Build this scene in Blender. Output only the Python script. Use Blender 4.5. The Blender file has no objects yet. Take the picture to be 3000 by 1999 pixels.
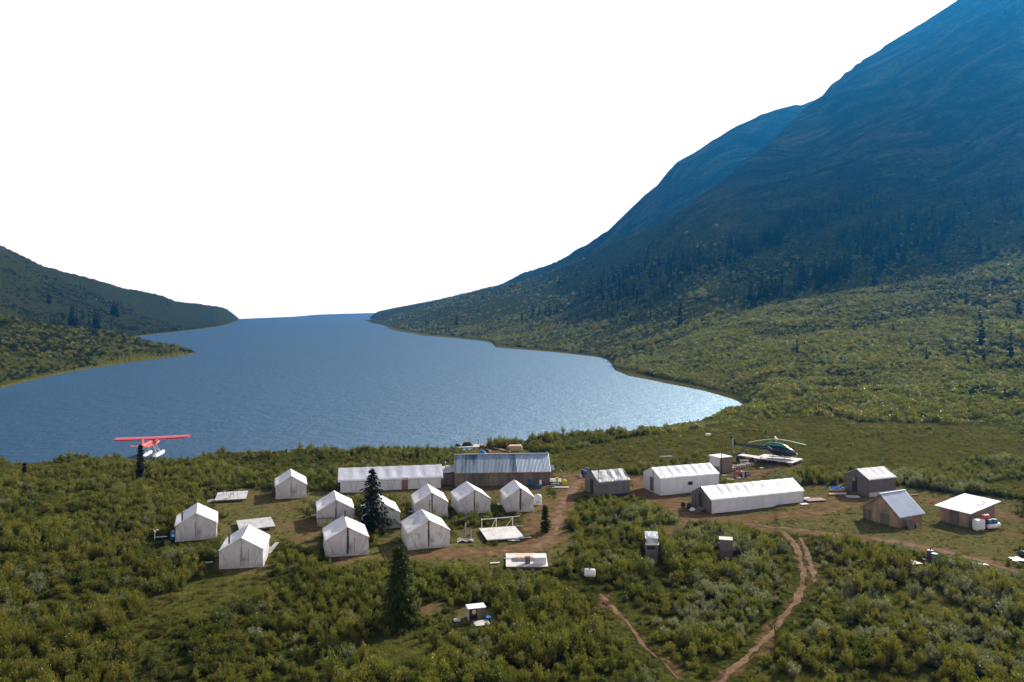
import bpy, math, random
import numpy as np
from mathutils import Vector, Matrix

# ---------------------------------------------------------------- camera, world, sun, exposure
sc = bpy.context.scene
FPX, U0, VH, CAMZ, WZ = 2333.0, 1500.0, 893.0, 24.0, -4.0    # focal (px of the 3000 wide frame), centre, horizon row, heights
cam_d = bpy.data.cameras.new('camera'); cam_d.lens = 28.0; cam_d.sensor_width = 36.0
cam_d.shift_y = -(999.5 - VH) / 3000.0; cam_d.clip_start = 0.5; cam_d.clip_end = 9000
cam = bpy.data.objects.new('camera', cam_d); sc.collection.objects.link(cam)
cam.location = (0, 0, CAMZ); cam.rotation_euler = (math.pi / 2, 0, 0); sc.camera = cam
SUN_AZ, SUN_EL = math.radians(43), math.radians(29.5)
world = bpy.data.worlds.new('World'); sc.world = world; world.use_nodes = True
wn = world.node_tree; bg = wn.nodes['Background']; bg.inputs[1].default_value = 0.10
sky = wn.nodes.new('ShaderNodeTexSky'); sky.sky_type = 'NISHITA'; sky.sun_disc = False
sky.sun_elevation = SUN_EL; sky.sun_rotation = SUN_AZ; sky.dust_density = 4.5; sky.altitude = 900
tc = wn.nodes.new('ShaderNodeTexCoord'); sp = wn.nodes.new('ShaderNodeSeparateXYZ'); mr = wn.nodes.new('ShaderNodeMapRange')
mr.interpolation_type = 'SMOOTHSTEP'
mr.inputs[1].default_value = 0.36; mr.inputs[2].default_value = 0.52; mr.inputs[3].default_value = 1.0; mr.inputs[4].default_value = 0.0
mx = wn.nodes.new('ShaderNodeMix'); mx.data_type = 'RGBA'
mx.inputs[6].default_value = (0, 0, 0, 1); mx.inputs[7].default_value = (11.4, 10.0, 9.6, 1)      # bright white overcast veil low in the sky, blue above it
lt = wn.nodes.new('ShaderNodeMix'); lt.data_type = 'RGBA'; lt.blend_type = 'LIGHTEN'; lt.inputs[0].default_value = 1.0
wn.links.new(tc.outputs['Generated'], sp.inputs[0]); wn.links.new(sp.outputs['Z'], mr.inputs[0]); wn.links.new(mr.outputs[0], mx.inputs[0])
wn.links.new(sky.outputs[0], lt.inputs[6]); wn.links.new(mx.outputs[2], lt.inputs[7]); wn.links.new(lt.outputs[2], bg.inputs[0])
sun_d = bpy.data.lights.new('sun', 'SUN'); sun_d.energy = 5.0; sun_d.angle = math.radians(0.53); sun_d.color = (1.0, 0.93, 0.82)
sun = bpy.data.objects.new('sun', sun_d); sc.collection.objects.link(sun)
sdir = Vector((math.sin(SUN_AZ) * math.cos(SUN_EL), math.cos(SUN_AZ) * math.cos(SUN_EL), math.sin(SUN_EL)))
sun.rotation_euler = sdir.to_track_quat('Z', 'Y').to_euler()
vs = sc.view_settings; vs.view_transform = 'Standard'; vs.look = 'None'; vs.exposure = 0.52; vs.gamma = 1.0; vs.use_curve_mapping = False
sc.render.engine = 'CYCLES'
cy = sc.cycles; cy.max_bounces = 6; cy.diffuse_bounces = 3; cy.glossy_bounces = 2; cy.transmission_bounces = 4; cy.volume_bounces = 1
cy.transparent_max_bounces = 8; cy.caustics_reflective = False; cy.caustics_refractive = False; cy.use_denoising = True
cy.sample_clamp_indirect = 6.0

# ---------------------------------------------------------------- helpers
COL = sc.collection
rng = np.random.default_rng(7)
R = random.Random(11)
FOOT = []                                                   # footprints kept free of brush: (cx, cy, hx, hy, ang)

def crop(x0, y0, s): return lambda x, y: (x0 + x / s, y0 + y / s)
c1 = crop(0, 1200, 3.136); c2 = crop(600, 1280, 4.126); c3 = crop(900, 1250, 3.824); c4 = crop(1250, 1250, 3.824)
c5 = crop(1650, 1250, 3.824); c6 = crop(1850, 1250, 3.825); c7 = crop(2400, 1300, 3.733); c8 = crop(1050, 1550, 3.492)
cA = crop(0, 650, 2.851); cB = crop(1000, 750, 2.353); cC = crop(2000, 500, 1.96); cV = crop(0, 0, 1 / 1.275)

def G(p, z=0.0):                                            # point of the photograph that touches height z -> ground position
    Y = (CAMZ - z) * FPX / (p[1] - VH)
    return Vector(((p[0] - U0) * Y / FPX, Y, z))

def hsh(ix, iy, seed):
    h = (ix.astype(np.int64) * 374761393 + iy.astype(np.int64) * 668265263 + seed * 974711) & 0x7fffffff
    h = ((h ^ (h >> 13)) * 1274126177) & 0x7fffffff
    h = (h ^ (h >> 16)) & 0xffff
    return h / 65535.0

def noise(x, y, seed=0):
    ix = np.floor(x); iy = np.floor(y); fx = x - ix; fy = y - iy
    fx = fx * fx * (3 - 2 * fx); fy = fy * fy * (3 - 2 * fy)
    a = hsh(ix, iy, seed); b = hsh(ix + 1, iy, seed); c = hsh(ix, iy + 1, seed); d = hsh(ix + 1, iy + 1, seed)
    return (a + (b - a) * fx + (c - a) * fy + (a - b - c + d) * fx * fy) * 2 - 1

def fbm(x, y, seed=0, o=4, lac=2.03, g=0.5):
    x = np.asarray(x, float); y = np.asarray(y, float); s = 0; a = 1.0
    for k in range(o):
        s = s + a * noise(x, y, seed + k * 17); x = x * lac + 13.1; y = y * lac + 7.7; a *= g
    return s

def sstep(a, b, x):
    t = np.clip((x - a) / (b - a), 0, 1); return t * t * (3 - 2 * t)

def inpoly(px, py, poly):
    r = np.zeros(px.shape, bool); n = len(poly)
    for i in range(n):
        x1, y1 = poly[i]; x2, y2 = poly[(i + 1) % n]
        if y1 == y2: continue
        c = ((y1 > py) != (y2 > py)) & (px < (x2 - x1) * (py - y1) / (y2 - y1) + x1)
        r ^= c
    return r

def linedist(px, py, pts):
    d = np.full(px.shape, 1e9)
    for (x1, y1), (x2, y2) in zip(pts[:-1], pts[1:]):
        dx, dy = x2 - x1, y2 - y1
        t = np.clip(((px - x1) * dx + (py - y1) * dy) / (dx * dx + dy * dy + 1e-9), 0, 1)
        d = np.minimum(d, np.hypot(px - x1 - t * dx, py - y1 - t * dy))
    return d

class MB:
    """collects geometry of ONE part"""
    def __init__(s): s.v = []; s.f = []; s.m = []
    def add(s, vs_, fs, mi=0):
        o = len(s.v); s.v += [tuple(v) for v in vs_]; s.f += [tuple(i + o for i in f) for f in fs]; s.m += [mi] * len(fs); return s
    def box(s, c, d, rz=0.0, rx=0.0, ry=0.0, mi=0):
        M = Matrix.Translation(Vector(c)) @ Matrix.Rotation(rz, 4, 'Z') @ Matrix.Rotation(ry, 4, 'Y') @ Matrix.Rotation(rx, 4, 'X')
        h = [x / 2 for x in d]
        vs_ = [M @ Vector((sx * h[0], sy * h[1], sz * h[2])) for sz in (-1, 1) for sy in (-1, 1) for sx in (-1, 1)]
        return s.add(vs_, [(0, 2, 3, 1), (4, 5, 7, 6), (0, 1, 5, 4), (2, 6, 7, 3), (0, 4, 6, 2), (1, 3, 7, 5)], mi)
    def bar(s, a, b, w, h=None, mi=0):
        a = Vector(a); b = Vector(b); h = h or w; d = (b - a)
        z = d.normalized(); x = z.cross(Vector((0, 0, 1)))
        x = Vector((1, 0, 0)) if x.length < 1e-4 else x.normalized(); y = z.cross(x)
        vs_ = [p + x * (sx * w / 2) + y * (sy * h / 2) for p in (a, b) for sx, sy in ((-1, -1), (1, -1), (1, 1), (-1, 1))]
        return s.add(vs_, [(3, 2, 1, 0), (4, 5, 6, 7)] + [(i, (i + 1) % 4, 4 + (i + 1) % 4, 4 + i) for i in range(4)], mi)
    def cyl(s, a, b, r0, r1=None, n=10, cap=True, mi=0):
        a = Vector(a); b = Vector(b); r1 = r0 if r1 is None else r1; z = (b - a).normalized()
        x = z.cross(Vector((0, 0, 1))); x = Vector((1, 0, 0)) if x.length < 1e-4 else x.normalized(); y = z.cross(x)
        vs_ = [p + (x * math.cos(t) + y * math.sin(t)) * r for p, r in ((a, r0), (b, r1)) for t in [2 * math.pi * k / n for k in range(n)]]
        fs = [(k, (k + 1) % n, n + (k + 1) % n, n + k) for k in range(n)]
        if cap: fs += [tuple(range(n - 1, -1, -1)), tuple(range(n, 2 * n))]
        return s.add(vs_, fs, mi)
    def lathe(s, prof, n=16, M=None, mi=0):                # prof: (r, z)
        M = M or Matrix(); vs_ = []
        for r, z in prof:
            for k in range(n):
                t = 2 * math.pi * k / n; vs_.append(M @ Vector((r * math.cos(t), r * math.sin(t), z)))
        fs = []
        for j in range(len(prof) - 1):
            for k in range(n): fs.append((j * n + k, j * n + (k + 1) % n, (j + 1) * n + (k + 1) % n, (j + 1) * n + k))
        fs += [tuple(range(n - 1, -1, -1)), tuple((len(prof) - 1) * n + k for k in range(n))]
        return s.add(vs_, fs, mi)
    def loft(s, secs, n=16, p=2.4, mi=0):                   # secs: (x, cy, cz, ry, rz)
        vs_ = []
        for x, cy_, cz, ry, rz in secs:
            for k in range(n):
                t = 2 * math.pi * k / n; c = math.cos(t); q = math.sin(t)
                vs_.append((x, cy_ + ry * math.copysign(abs(c) ** (2 / p), c), cz + rz * math.copysign(abs(q) ** (2 / p), q)))
        fs = []
        for j in range(len(secs) - 1):
            for k in range(n): fs.append((j * n + k, j * n + (k + 1) % n, (j + 1) * n + (k + 1) % n, (j + 1) * n + k))
        fs += [tuple(range(n - 1, -1, -1)), tuple((len(secs) - 1) * n + k for k in range(n))]
        return s.add(vs_, fs, mi)
    def sheet(s, fn, nu, nv, th=0.012, mi=0):               # cloth or board of real thickness; fn(u, v) in 0..1
        top = [Vector(fn(i / nu, j / nv)) for j in range(nv + 1) for i in range(nu + 1)]
        W = nu + 1; nrm = [Vector((0, 0, 0)) for _ in top]; fs = []
        for j in range(nv):
            for i in range(nu):
                a, b, c, d = j * W + i, j * W + i + 1, (j + 1) * W + i + 1, (j + 1) * W + i
                fs.append((a, b, c, d)); k = (top[c] - top[a]).cross(top[d] - top[b])
                for q in (a, b, c, d): nrm[q] += k
        bot = [v - q.normalized() * th if q.length > 0 else v for v, q in zip(top, nrm)]
        N = len(top); fs2 = [tuple(N + q for q in reversed(f)) for f in fs]
        rim = [j * W for j in range(nv, 0, -1)] + list(range(W - 1)) + [j * W + nu for j in range(nv)] + [nv * W + i for i in range(nu, 0, -1)]
        side = [(rim[k], N + rim[k], N + rim[(k + 1) % len(rim)], rim[(k + 1) % len(rim)]) for k in range(len(rim))]
        return s.add(top + bot, fs + fs2 + side, mi)
    def prism(s, poly, y0, y1, mi=0):                       # polygon in x,z pushed from y0 to y1
        n = len(poly); vs_ = [(x, y0, z) for x, z in poly] + [(x, y1, z) for x, z in poly]
        fs = [tuple(range(n)), tuple(range(2 * n - 1, n - 1, -1))] + [(i, n + i, n + (i + 1) % n, (i + 1) % n) for i in range(n)]
        return s.add(vs_, fs, mi)
    def slab(s, poly, z0, z1, mi=0):                        # polygon in x,y pushed from z0 to z1
        n = len(poly); vs_ = [(x, y, z0) for x, y in poly] + [(x, y, z1) for x, y in poly]
        fs = [tuple(range(n - 1, -1, -1)), tuple(range(n, 2 * n))] + [(i, (i + 1) % n, n + (i + 1) % n, n + i) for i in range(n)]
        return s.add(vs_, fs, mi)
    def mesh(s, name, mats, smooth=False):
        me = bpy.data.meshes.new(name); me.from_pydata(s.v, [], s.f); me.update()
        for m in (mats if isinstance(mats, (list, tuple)) else [mats]): me.materials.append(m)
        if any(s.m): me.polygons.foreach_set('material_index', s.m)
        if smooth: me.polygons.foreach_set('use_smooth', [True] * len(s.f)); me.set_sharp_from_angle(angle=math.radians(40))
        return me
    def build(s, name, mats, parent=None, smooth=False):
        o = bpy.data.objects.new(name, s.mesh(name, mats, smooth)); COL.objects.link(o)
        if parent: o.parent = parent
        return o

def tag(o, label=None, cat=None, group=None, kind=None):
    for k, v in (('label', label), ('category', cat), ('group', group), ('kind', kind)):
        if v: o[k] = v
    return o

def thing(name, label, cat, loc, rz=0.0, group=None, foot=None):
    o = bpy.data.objects.new(name, None); COL.objects.link(o); o.empty_display_size = 0.3
    o.location = loc; o.rotation_euler = (0, 0, rz); tag(o, label, cat, group)
    if foot:
        x0, x1, y0, y1 = foot; c, q = math.cos(rz), math.sin(rz); mx_, my_ = (x0 + x1) / 2, (y0 + y1) / 2
        FOOT.append((loc[0] + mx_ * c - my_ * q, loc[1] + mx_ * q + my_ * c, (x1 - x0) / 2, (y1 - y0) / 2, rz))
    return o

def put(mb, name, mat, label, cat, loc, rz=0.0, group=None, foot=None, smooth=False):      # thing that is one mesh
    o = mb.build(name, mat, None, smooth); o.location = loc; o.rotation_euler = (0, 0, rz); tag(o, label, cat, group)
    if foot:
        x0, x1, y0, y1 = foot; c, q = math.cos(rz), math.sin(rz); mx_, my_ = (x0 + x1) / 2, (y0 + y1) / 2
        FOOT.append((loc[0] + mx_ * c - my_ * q, loc[1] + mx_ * q + my_ * c, (x1 - x0) / 2, (y1 - y0) / 2, rz))
    return o

def copy_tree(o, parent=None):
    c = o.copy(); COL.objects.link(c); c.parent = parent
    for ch in o.children: copy_tree(ch, c)
    return c

# ---------------------------------------------------------------- materials
def new_mat(name):
    m = bpy.data.materials.new(name); m.use_nodes = True; return m, m.node_tree, m.node_tree.nodes['Principled BSDF']

def ramp(nt, fac, stops, interp='LINEAR'):
    r = nt.nodes.new('ShaderNodeValToRGB'); r.color_ramp.interpolation = interp
    e = r.color_ramp.elements
    e[0].position, e[0].color = stops[0][0], (*stops[0][1], 1); e[1].position, e[1].color = stops[-1][0], (*stops[-1][1], 1)
    for p, c in stops[1:-1]: x = e.new(p); x.color = (*c, 1)
    nt.links.new(fac, r.inputs[0]); return r.outputs[0]

def tex(nt, scale, detail=4, rough=0.55, coord=None, sx=None, dist=0.0):
    n = nt.nodes.new('ShaderNodeTexNoise'); n.inputs['Scale'].default_value = scale; n.inputs['Detail'].default_value = detail
    n.inputs['Roughness'].default_value = rough; n.inputs['Distortion'].default_value = dist
    if coord is None:
        g = nt.nodes.new('ShaderNodeNewGeometry'); coord = g.outputs['Position']
    if sx:
        mp = nt.nodes.new('ShaderNodeMapping'); mp.inputs['Scale'].default_value = sx; nt.links.new(coord, mp.inputs[0]); coord = mp.outputs[0]
    nt.links.new(coord, n.inputs['Vector']); return n.outputs['Fac']

def obco(nt):
    t = nt.nodes.new('ShaderNodeTexCoord'); return t.outputs['Object']

def mixc(nt, fac, a, b, mode='MIX'):
    m = nt.nodes.new('ShaderNodeMix'); m.data_type = 'RGBA'; m.blend_type = mode
    for s_, v in ((0, fac), (6, a), (7, b)):
        if isinstance(v, (int, float)): m.inputs[s_].default_value = v
        elif isinstance(v, tuple): m.inputs[s_].default_value = (*v, 1)
        else: nt.links.new(v, m.inputs[s_])
    return m.outputs[2]

def mth(nt, op, a, b=None, clamp=False):
    m = nt.nodes.new('ShaderNodeMath'); m.operation = op; m.use_clamp = clamp
    for i, v in enumerate((a, b)):
        if v is None: continue
        if isinstance(v, (int, float)): m.inputs[i].default_value = v
        else: nt.links.new(v, m.inputs[i])
    return m.outputs[0]

def bump(nt, h, strength, dist, bs):
    b = nt.nodes.new('ShaderNodeBump'); b.inputs['Strength'].default_value = strength; b.inputs['Distance'].default_value = dist
    nt.links.new(h, b.inputs['Height'])
    for x in bs if isinstance(bs, list) else [bs]: nt.links.new(b.outputs[0], x.inputs['Normal'])
    return b

def simple(name, col, rough=0.6, metal=0.0, var=0.25, scale=3.0, bmp=0.0, streak=None, spec=0.5):
    m, nt, b = new_mat(name); co = obco(nt)
    n = tex(nt, scale, 5, 0.6, co, streak)
    d = tuple(c * (1 - var) for c in col); l = tuple(min(1, c * (1 + var * 0.6)) for c in col)
    nt.links.new(ramp(nt, n, [(0.3, d), (0.7, l)]), b.inputs['Base Color'])
    b.inputs['Roughness'].default_value = rough; b.inputs['Metallic'].default_value = metal; b.inputs['Specular IOR Level'].default_value = spec
    if bmp: bump(nt, tex(nt, scale * 3, 4, 0.6, co), 0.6, bmp, b)
    return m

def canvas(name, col, dirt, trans=0.22, wr=0.02, rough=0.75, stain=0.62, smudge=False):
    m, nt, b = new_mat(name); co = obco(nt)
    a = tex(nt, 1.1, 5, 0.65, co, (1, 1, 0.5)); f = tex(nt, 9.0, 3, 0.6, co)
    c = ramp(nt, a, [(0.30, dirt), (stain, col), (1.0, tuple(min(1, x * 1.04) for x in col))])
    c = mixc(nt, 0.10, c, ramp(nt, f, [(0.3, dirt), (0.7, col)]))
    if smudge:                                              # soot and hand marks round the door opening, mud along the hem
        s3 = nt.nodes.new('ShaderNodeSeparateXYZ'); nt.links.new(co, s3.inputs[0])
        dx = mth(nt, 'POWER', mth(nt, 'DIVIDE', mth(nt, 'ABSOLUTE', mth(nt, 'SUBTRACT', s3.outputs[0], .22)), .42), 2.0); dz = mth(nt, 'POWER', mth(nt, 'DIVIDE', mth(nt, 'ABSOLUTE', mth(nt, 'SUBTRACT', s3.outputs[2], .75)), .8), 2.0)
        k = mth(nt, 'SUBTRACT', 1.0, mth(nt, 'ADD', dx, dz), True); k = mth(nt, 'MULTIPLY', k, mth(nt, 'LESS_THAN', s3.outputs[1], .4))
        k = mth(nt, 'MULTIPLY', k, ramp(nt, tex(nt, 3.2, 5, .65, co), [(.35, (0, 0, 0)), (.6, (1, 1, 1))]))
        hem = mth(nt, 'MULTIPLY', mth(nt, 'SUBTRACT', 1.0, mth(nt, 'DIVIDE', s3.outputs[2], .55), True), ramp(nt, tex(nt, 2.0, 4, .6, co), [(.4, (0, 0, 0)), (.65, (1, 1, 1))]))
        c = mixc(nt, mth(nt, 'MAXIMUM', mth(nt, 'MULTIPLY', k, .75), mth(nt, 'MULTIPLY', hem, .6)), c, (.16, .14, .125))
    nt.links.new(c, b.inputs['Base Color']); b.inputs['Roughness'].default_value = rough
    bump(nt, tex(nt, 2.6, 4, 0.6, co, (1.6, 1.6, 0.7), 1.2), 0.55, wr * 3, b)
    if trans:
        t = nt.nodes.new('ShaderNodeBsdfTranslucent'); nt.links.new(c, t.inputs[0]); ms = nt.nodes.new('ShaderNodeMixShader')
        ms.inputs[0].default_value = trans; out = nt.nodes['Material Output']
        nt.links.new(b.outputs[0], ms.inputs[1]); nt.links.new(t.outputs[0], ms.inputs[2]); nt.links.new(ms.outputs[0], out.inputs[0])
    return m

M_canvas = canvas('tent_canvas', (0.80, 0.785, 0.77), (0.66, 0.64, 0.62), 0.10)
M_canvas_shade = canvas('tent_canvas_shaded_wall', (0.64, 0.63, 0.62), (0.46, 0.445, 0.43), 0.15, 0.03, smudge=True)  # darker than roof canvas: wall shade put into the colour, plus real door stains
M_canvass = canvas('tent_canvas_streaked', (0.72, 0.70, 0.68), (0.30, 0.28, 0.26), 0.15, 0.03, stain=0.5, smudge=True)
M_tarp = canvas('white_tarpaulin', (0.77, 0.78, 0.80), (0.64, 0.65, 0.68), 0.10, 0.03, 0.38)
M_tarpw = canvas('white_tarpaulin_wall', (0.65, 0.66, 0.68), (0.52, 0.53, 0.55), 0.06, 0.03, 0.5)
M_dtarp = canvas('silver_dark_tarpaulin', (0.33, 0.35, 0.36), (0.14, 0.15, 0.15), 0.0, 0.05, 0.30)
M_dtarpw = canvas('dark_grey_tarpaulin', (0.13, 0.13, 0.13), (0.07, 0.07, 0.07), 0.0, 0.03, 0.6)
M_greyw = simple('grey_shed_cloth', (0.115, 0.10, 0.095), 0.8, var=0.35, scale=2.5)
M_ply = simple('weathered_plywood', (0.24, 0.165, 0.105), 0.75, var=0.45, scale=1.6, streak=(1, 1, 0.35))
M_plyd = simple('dark_weathered_plywood', (0.125, 0.10, 0.085), 0.8, var=0.55, scale=1.4, streak=(1.4, 1.4, 0.25))
M_plyred = simple('reddish_board', (0.22, 0.10, 0.06), 0.8, var=0.4)
M_door = simple('brown_plywood_door', (0.19, 0.115, 0.08), 0.7, var=0.3)
M_board = simple('pale_board', (0.62, 0.58, 0.53), 0.7, var=0.22, scale=1.2)
M_grey = simple('bleached_deck_board', (0.47, 0.45, 0.44), 0.8, var=0.35, scale=1.8)
M_lumber = simple('fresh_lumber', (0.62, 0.45, 0.28), 0.6, var=0.2)
M_tan = simple('tan_particle_board', (0.66, 0.52, 0.40), 0.7, var=0.15)
M_wood = simple('grey_brown_timber', (0.18, 0.14, 0.11), 0.8, var=0.4)
M_black = simple('black_metal', (0.018, 0.018, 0.02), 0.5, var=0.3)
M_dark = simple('dark_opening', (0.02, 0.018, 0.016), 0.9, var=0.3)
M_steel = simple('galvanised_steel', (0.50, 0.51, 0.53), 0.38, 0.85, var=0.15)
M_white = simple('white_paint', (0.78, 0.78, 0.77), 0.4, var=0.08)
M_plastic = simple('white_plastic', (0.70, 0.71, 0.72), 0.35, var=0.12, scale=1.2)
M_blue = simple('blue_barrel_paint', (0.02, 0.075, 0.19), 0.4, var=0.35)
M_lblue = simple('blue_tarpaulin', (0.10, 0.25, 0.60), 0.4, var=0.3)
M_jug = simple('bright_blue_plastic', (0.015, 0.16, 0.42), 0.35, var=0.2)
M_red = simple('faded_red_paint', (0.42, 0.07, 0.06), 0.45, var=0.3)
M_rust = simple('rusty_steel', (0.13, 0.055, 0.035), 0.8, var=0.4)
M_yellow = simple('yellow_plastic', (0.60, 0.48, 0.02), 0.4, var=0.15)
M_rubber = simple('black_rubber', (0.02, 0.02, 0.02), 0.8, var=0.3)
M_pred = simple('aircraft_red', (0.60, 0.028, 0.05), 0.28, var=0.10, scale=0.7)
M_porange = simple('aircraft_orange_red', (0.68, 0.085, 0.05), 0.25, var=0.08)
M_pcream = simple('aircraft_cream_stripe', (0.80, 0.70, 0.45), 0.3, var=0.05)
M_pyel = simple('aircraft_yellow_stripe', (0.80, 0.42, 0.02), 0.3, var=0.05)
M_pwhite = simple('float_white', (0.80, 0.80, 0.79), 0.3, var=0.08)
M_navy = simple('helicopter_navy', (0.012, 0.014, 0.028), 0.22, var=0.2)
M_green = simple('helicopter_green', (0.010, 0.16, 0.10), 0.22, var=0.15)
M_silver = simple('helicopter_stripe', (0.45, 0.46, 0.44), 0.35, var=0.1)
M_blade = simple('rotor_blade', (0.46, 0.44, 0.36), 0.45, var=0.1)
M_glass, _nt, _b = new_mat('dark_glass'); _b.inputs['Base Color'].default_value = (0.03, 0.035, 0.04, 1); _b.inputs['Roughness'].default_value = 0.06
M_rock = simple('grey_stone', (0.22, 0.21, 0.20), 0.85, var=0.35, scale=2, bmp=0.05)
M_roofold, nt, b = new_mat('stained_blue_grey_sheet_metal'); co = obco(nt)
_s1 = tex(nt, 1.0, 5, 0.7, co, (2.6, 0.12, 0.12)); _s2 = tex(nt, 0.9, 3, 0.5, co, (0.55, 0.2, 0.2))
_c = ramp(nt, _s1, [(0.38, (0.025, 0.060, 0.085)), (0.50, (0.085, 0.13, 0.165)), (0.66, (0.26, 0.33, 0.39))])
_c = mixc(nt, ramp(nt, _s2, [(0.42, (0, 0, 0)), (0.58, (1, 1, 1))]), _c, (0.22, 0.29, 0.36))
_c = mixc(nt, 0.35, _c, ramp(nt, _s1, [(0.42, (0.03, 0.075, 0.105)), (0.6, (0.22, 0.29, 0.35))]))
nt.links.new(_c, b.inputs['Base Color']); b.inputs['Roughness'].default_value = 0.6; b.inputs['Metallic'].default_value = 0.1
M_roofnew = simple('clean_blue_grey_sheet_metal', (0.27, 0.34, 0.42), 0.5, 0.15, var=0.12, scale=1.0, streak=(2, .3, .3))
M_roofgal = simple('galvanised_corrugated_sheet', (0.52, 0.56, 0.62), 0.35, 0.5, var=0.10, scale=1.0)

# ---------------------------------------------------------------- landforms: height of the land at any place
SHORE = [(1100, 956), (1154, 969), (1240, 984), (1313, 990), (1440, 1008), (1453, 1018), (1560, 1028), (1700, 1043), (1765, 1049), (1795, 1062), (1803, 1085), (1840, 1102), (1950, 1126), (2060, 1147), (2150, 1172), (2200, 1198)]
def layer(cols, tan, d, fall=0.45, rise=0.2, smooth=False):
    xs = np.array([(c[0] - U0) / FPX for c in cols]); n = len(cols[0][1])
    D = []; Z = []; g = np.arange(xs[0] - .1, xs[-1] + .1, .002)
    for i in range(n):
        dd = np.array([c[1][i][1] for c in cols], float); zz = np.array([CAMZ - (c[1][i][0] - VH) * c[1][i][1] / FPX for c in cols])
        sg = (2 if i == 0 or n < 6 else 5 if i < 3 else 11 if i < n - 1 else 4) if smooth else 1
        k = np.exp(-.5 * (np.arange(-3 * sg, 3 * sg + 1) / sg) ** 2); k /= k.sum()
        for src, dst in ((dd, D), (zz, Z)):
            dst.append(np.interp(tan, g, np.convolve(np.pad(np.interp(g, xs, src), 3 * sg, mode='edge'), k, mode='valid')))
    if smooth:
        sd = np.interp(tan, [(a - U0) / FPX for a, _ in SHORE], [sh(v)[1] for _, v in SHORE]); m = sstep(2215, 2190, U0 + FPX * tan) * sstep(1100, 1130, U0 + FPX * tan)
        D[0] = D[0] * (1 - m) + sd * m; Z[0] = Z[0] * (1 - m) + WZ * m; D[1] = np.maximum(D[1], D[0] * 1.04)
    def prof(d):
        z = Z[0].copy()
        for i in range(n - 1): z = z + (Z[i + 1] - Z[i]) * np.clip((d - D[i]) / np.maximum(D[i + 1] - D[i], 1.0), 0, 1)
        return z
    z = prof(d)
    if smooth:
        w = sstep(1.15, 1.5, d / D[0]) * (1 - sstep(.80, .92, d / D[-1])); z = z * (1 - w) + w * (prof(d * .90) + prof(d * .95) + prof(d) + prof(d * 1.05) + prof(d * 1.10)) / 5
    z = z - np.clip(d - D[-1], 0, None) * fall
    return z - np.clip(D[0] - d, 0, None) * rise, D[-1]

def sh(v): return (v, (CAMZ - WZ) * FPX / (v - VH))          # node at the water line
LR = [(1085, [sh(953), (957, 1150), (955, 1200), (952, 1260), (949, 1320), (946, 1380), (943, 1450)]),
      (1110, [sh(956), (953, 1130), (948, 1180), (942, 1240), (935, 1300), (928, 1370), (922, 1450)]),
      (1154, [sh(969), (960, 940), (950, 1010), (940, 1090), (930, 1190), (920, 1300), (904, 1450)]),
      (1313, [sh(992), (975, 740), (955, 810), (930, 900), (905, 1000), (890, 1100), (873, 1230)]),
      (1581, [sh(1028), (990, 560), (950, 640), (910, 730), (870, 850), (840, 960), (808, 1080)]),
      (1804, [sh(1075), (1020, 430), (960, 510), (900, 590), (820, 700), (760, 800), (705, 890)]),
      (2020, [sh(1141), (1080, 305), (1000, 380), (900, 460), (760, 585), (680, 685), (602, 775)]),
      (2200, [sh(1198), (1100, 262), (990, 350), (890, 430), (750, 560), (600, 705), (462, 835)]),
      (2260, [(1225, 170), (1090, 255), (985, 345), (880, 435), (740, 568), (570, 725), (405, 885)]),
      (2380, [(1263, 152), (1080, 248), (965, 345), (830, 455), (690, 590), (520, 745), (297, 985)]),
      (2600, [(1250, 157), (1080, 240), (955, 335), (780, 460), (600, 600), (430, 760), (134, 1060)]),
      (2843, [(1240, 161), (1080, 235), (940, 330), (740, 455), (560, 600), (350, 770), (-25, 1060)]),
      (3000, [(1235, 163), (1080, 232), (930, 325), (720, 450), (520, 580), (300, 750), (-130, 1060)]),
      (3500, [(1225, 168), (1070, 235), (900, 325), (660, 450), (440, 590), (180, 760), (-260, 1050)])]
def bkd(x): return float(np.interp(x, [1080, 1400, 1700, 2000, 2400], [2100, 1750, 1330, 1300, 1350]))
LB = [(x, [(945, bkd(x) * .66), (900 * .5 + v * .5 + 8, bkd(x) * .82), (v, bkd(x))]) for x, v in
      ((1080, 955), (1100, 914), (1154, 902), (1275, 879), (1400, 848), (1490, 819), (1581, 787), (1670, 740), (1785, 663), (1887, 561),
       (1989, 472), (2155, 370), (2270, 319), (2380, 297), (2600, 290), (3500, 290))]
LL = [(-700, [sh(1300), (1200, 240), (1050, 330), (850, 480), (700, 640), (560, 800), (430, 950)]),
      (-200, [sh(1100), (1040, 350), (980, 420), (900, 500), (800, 640), (720, 800), (640, 950)]),
      (0, [sh(1035), (1000, 480), (950, 540), (905, 600), (850, 680), (790, 780), (719, 900)]),
      (128, [sh(1020), (990, 540), (960, 600), (920, 680), (875, 760), (830, 850), (780, 950)]),
      (293, [sh(1005), (985, 620), (960, 680), (930, 760), (895, 850), (860, 930), (826, 1020)]),
      (408, [sh(988), (975, 740), (955, 800), (930, 880), (902, 960), (875, 1040), (849, 1120)]),
      (485, [sh(978), (968, 820), (952, 880), (932, 950), (908, 1020), (888, 1090), (866, 1160)]),
      (512, [sh(975), (966, 840), (952, 900), (935, 970), (915, 1040), (898, 1100), (880, 1170)]),
      (637, [sh(959), (953, 1040), (945, 1090), (936, 1150), (924, 1210), (910, 1270), (895, 1330)]),
      (668, [sh(952), (948, 1170), (942, 1220), (934, 1270), (925, 1320), (914, 1370), (904, 1420)]),
      (706, [sh(941), (940, 1420), (939, 1450), (938.5, 1480), (938, 1510), (937.5, 1540), (937, 1570)]),
      (720, [(970, 1380), (969, 1420), (969, 1450), (969, 1480), (969, 1510), (969, 1540), (969, 1570)])]
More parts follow.
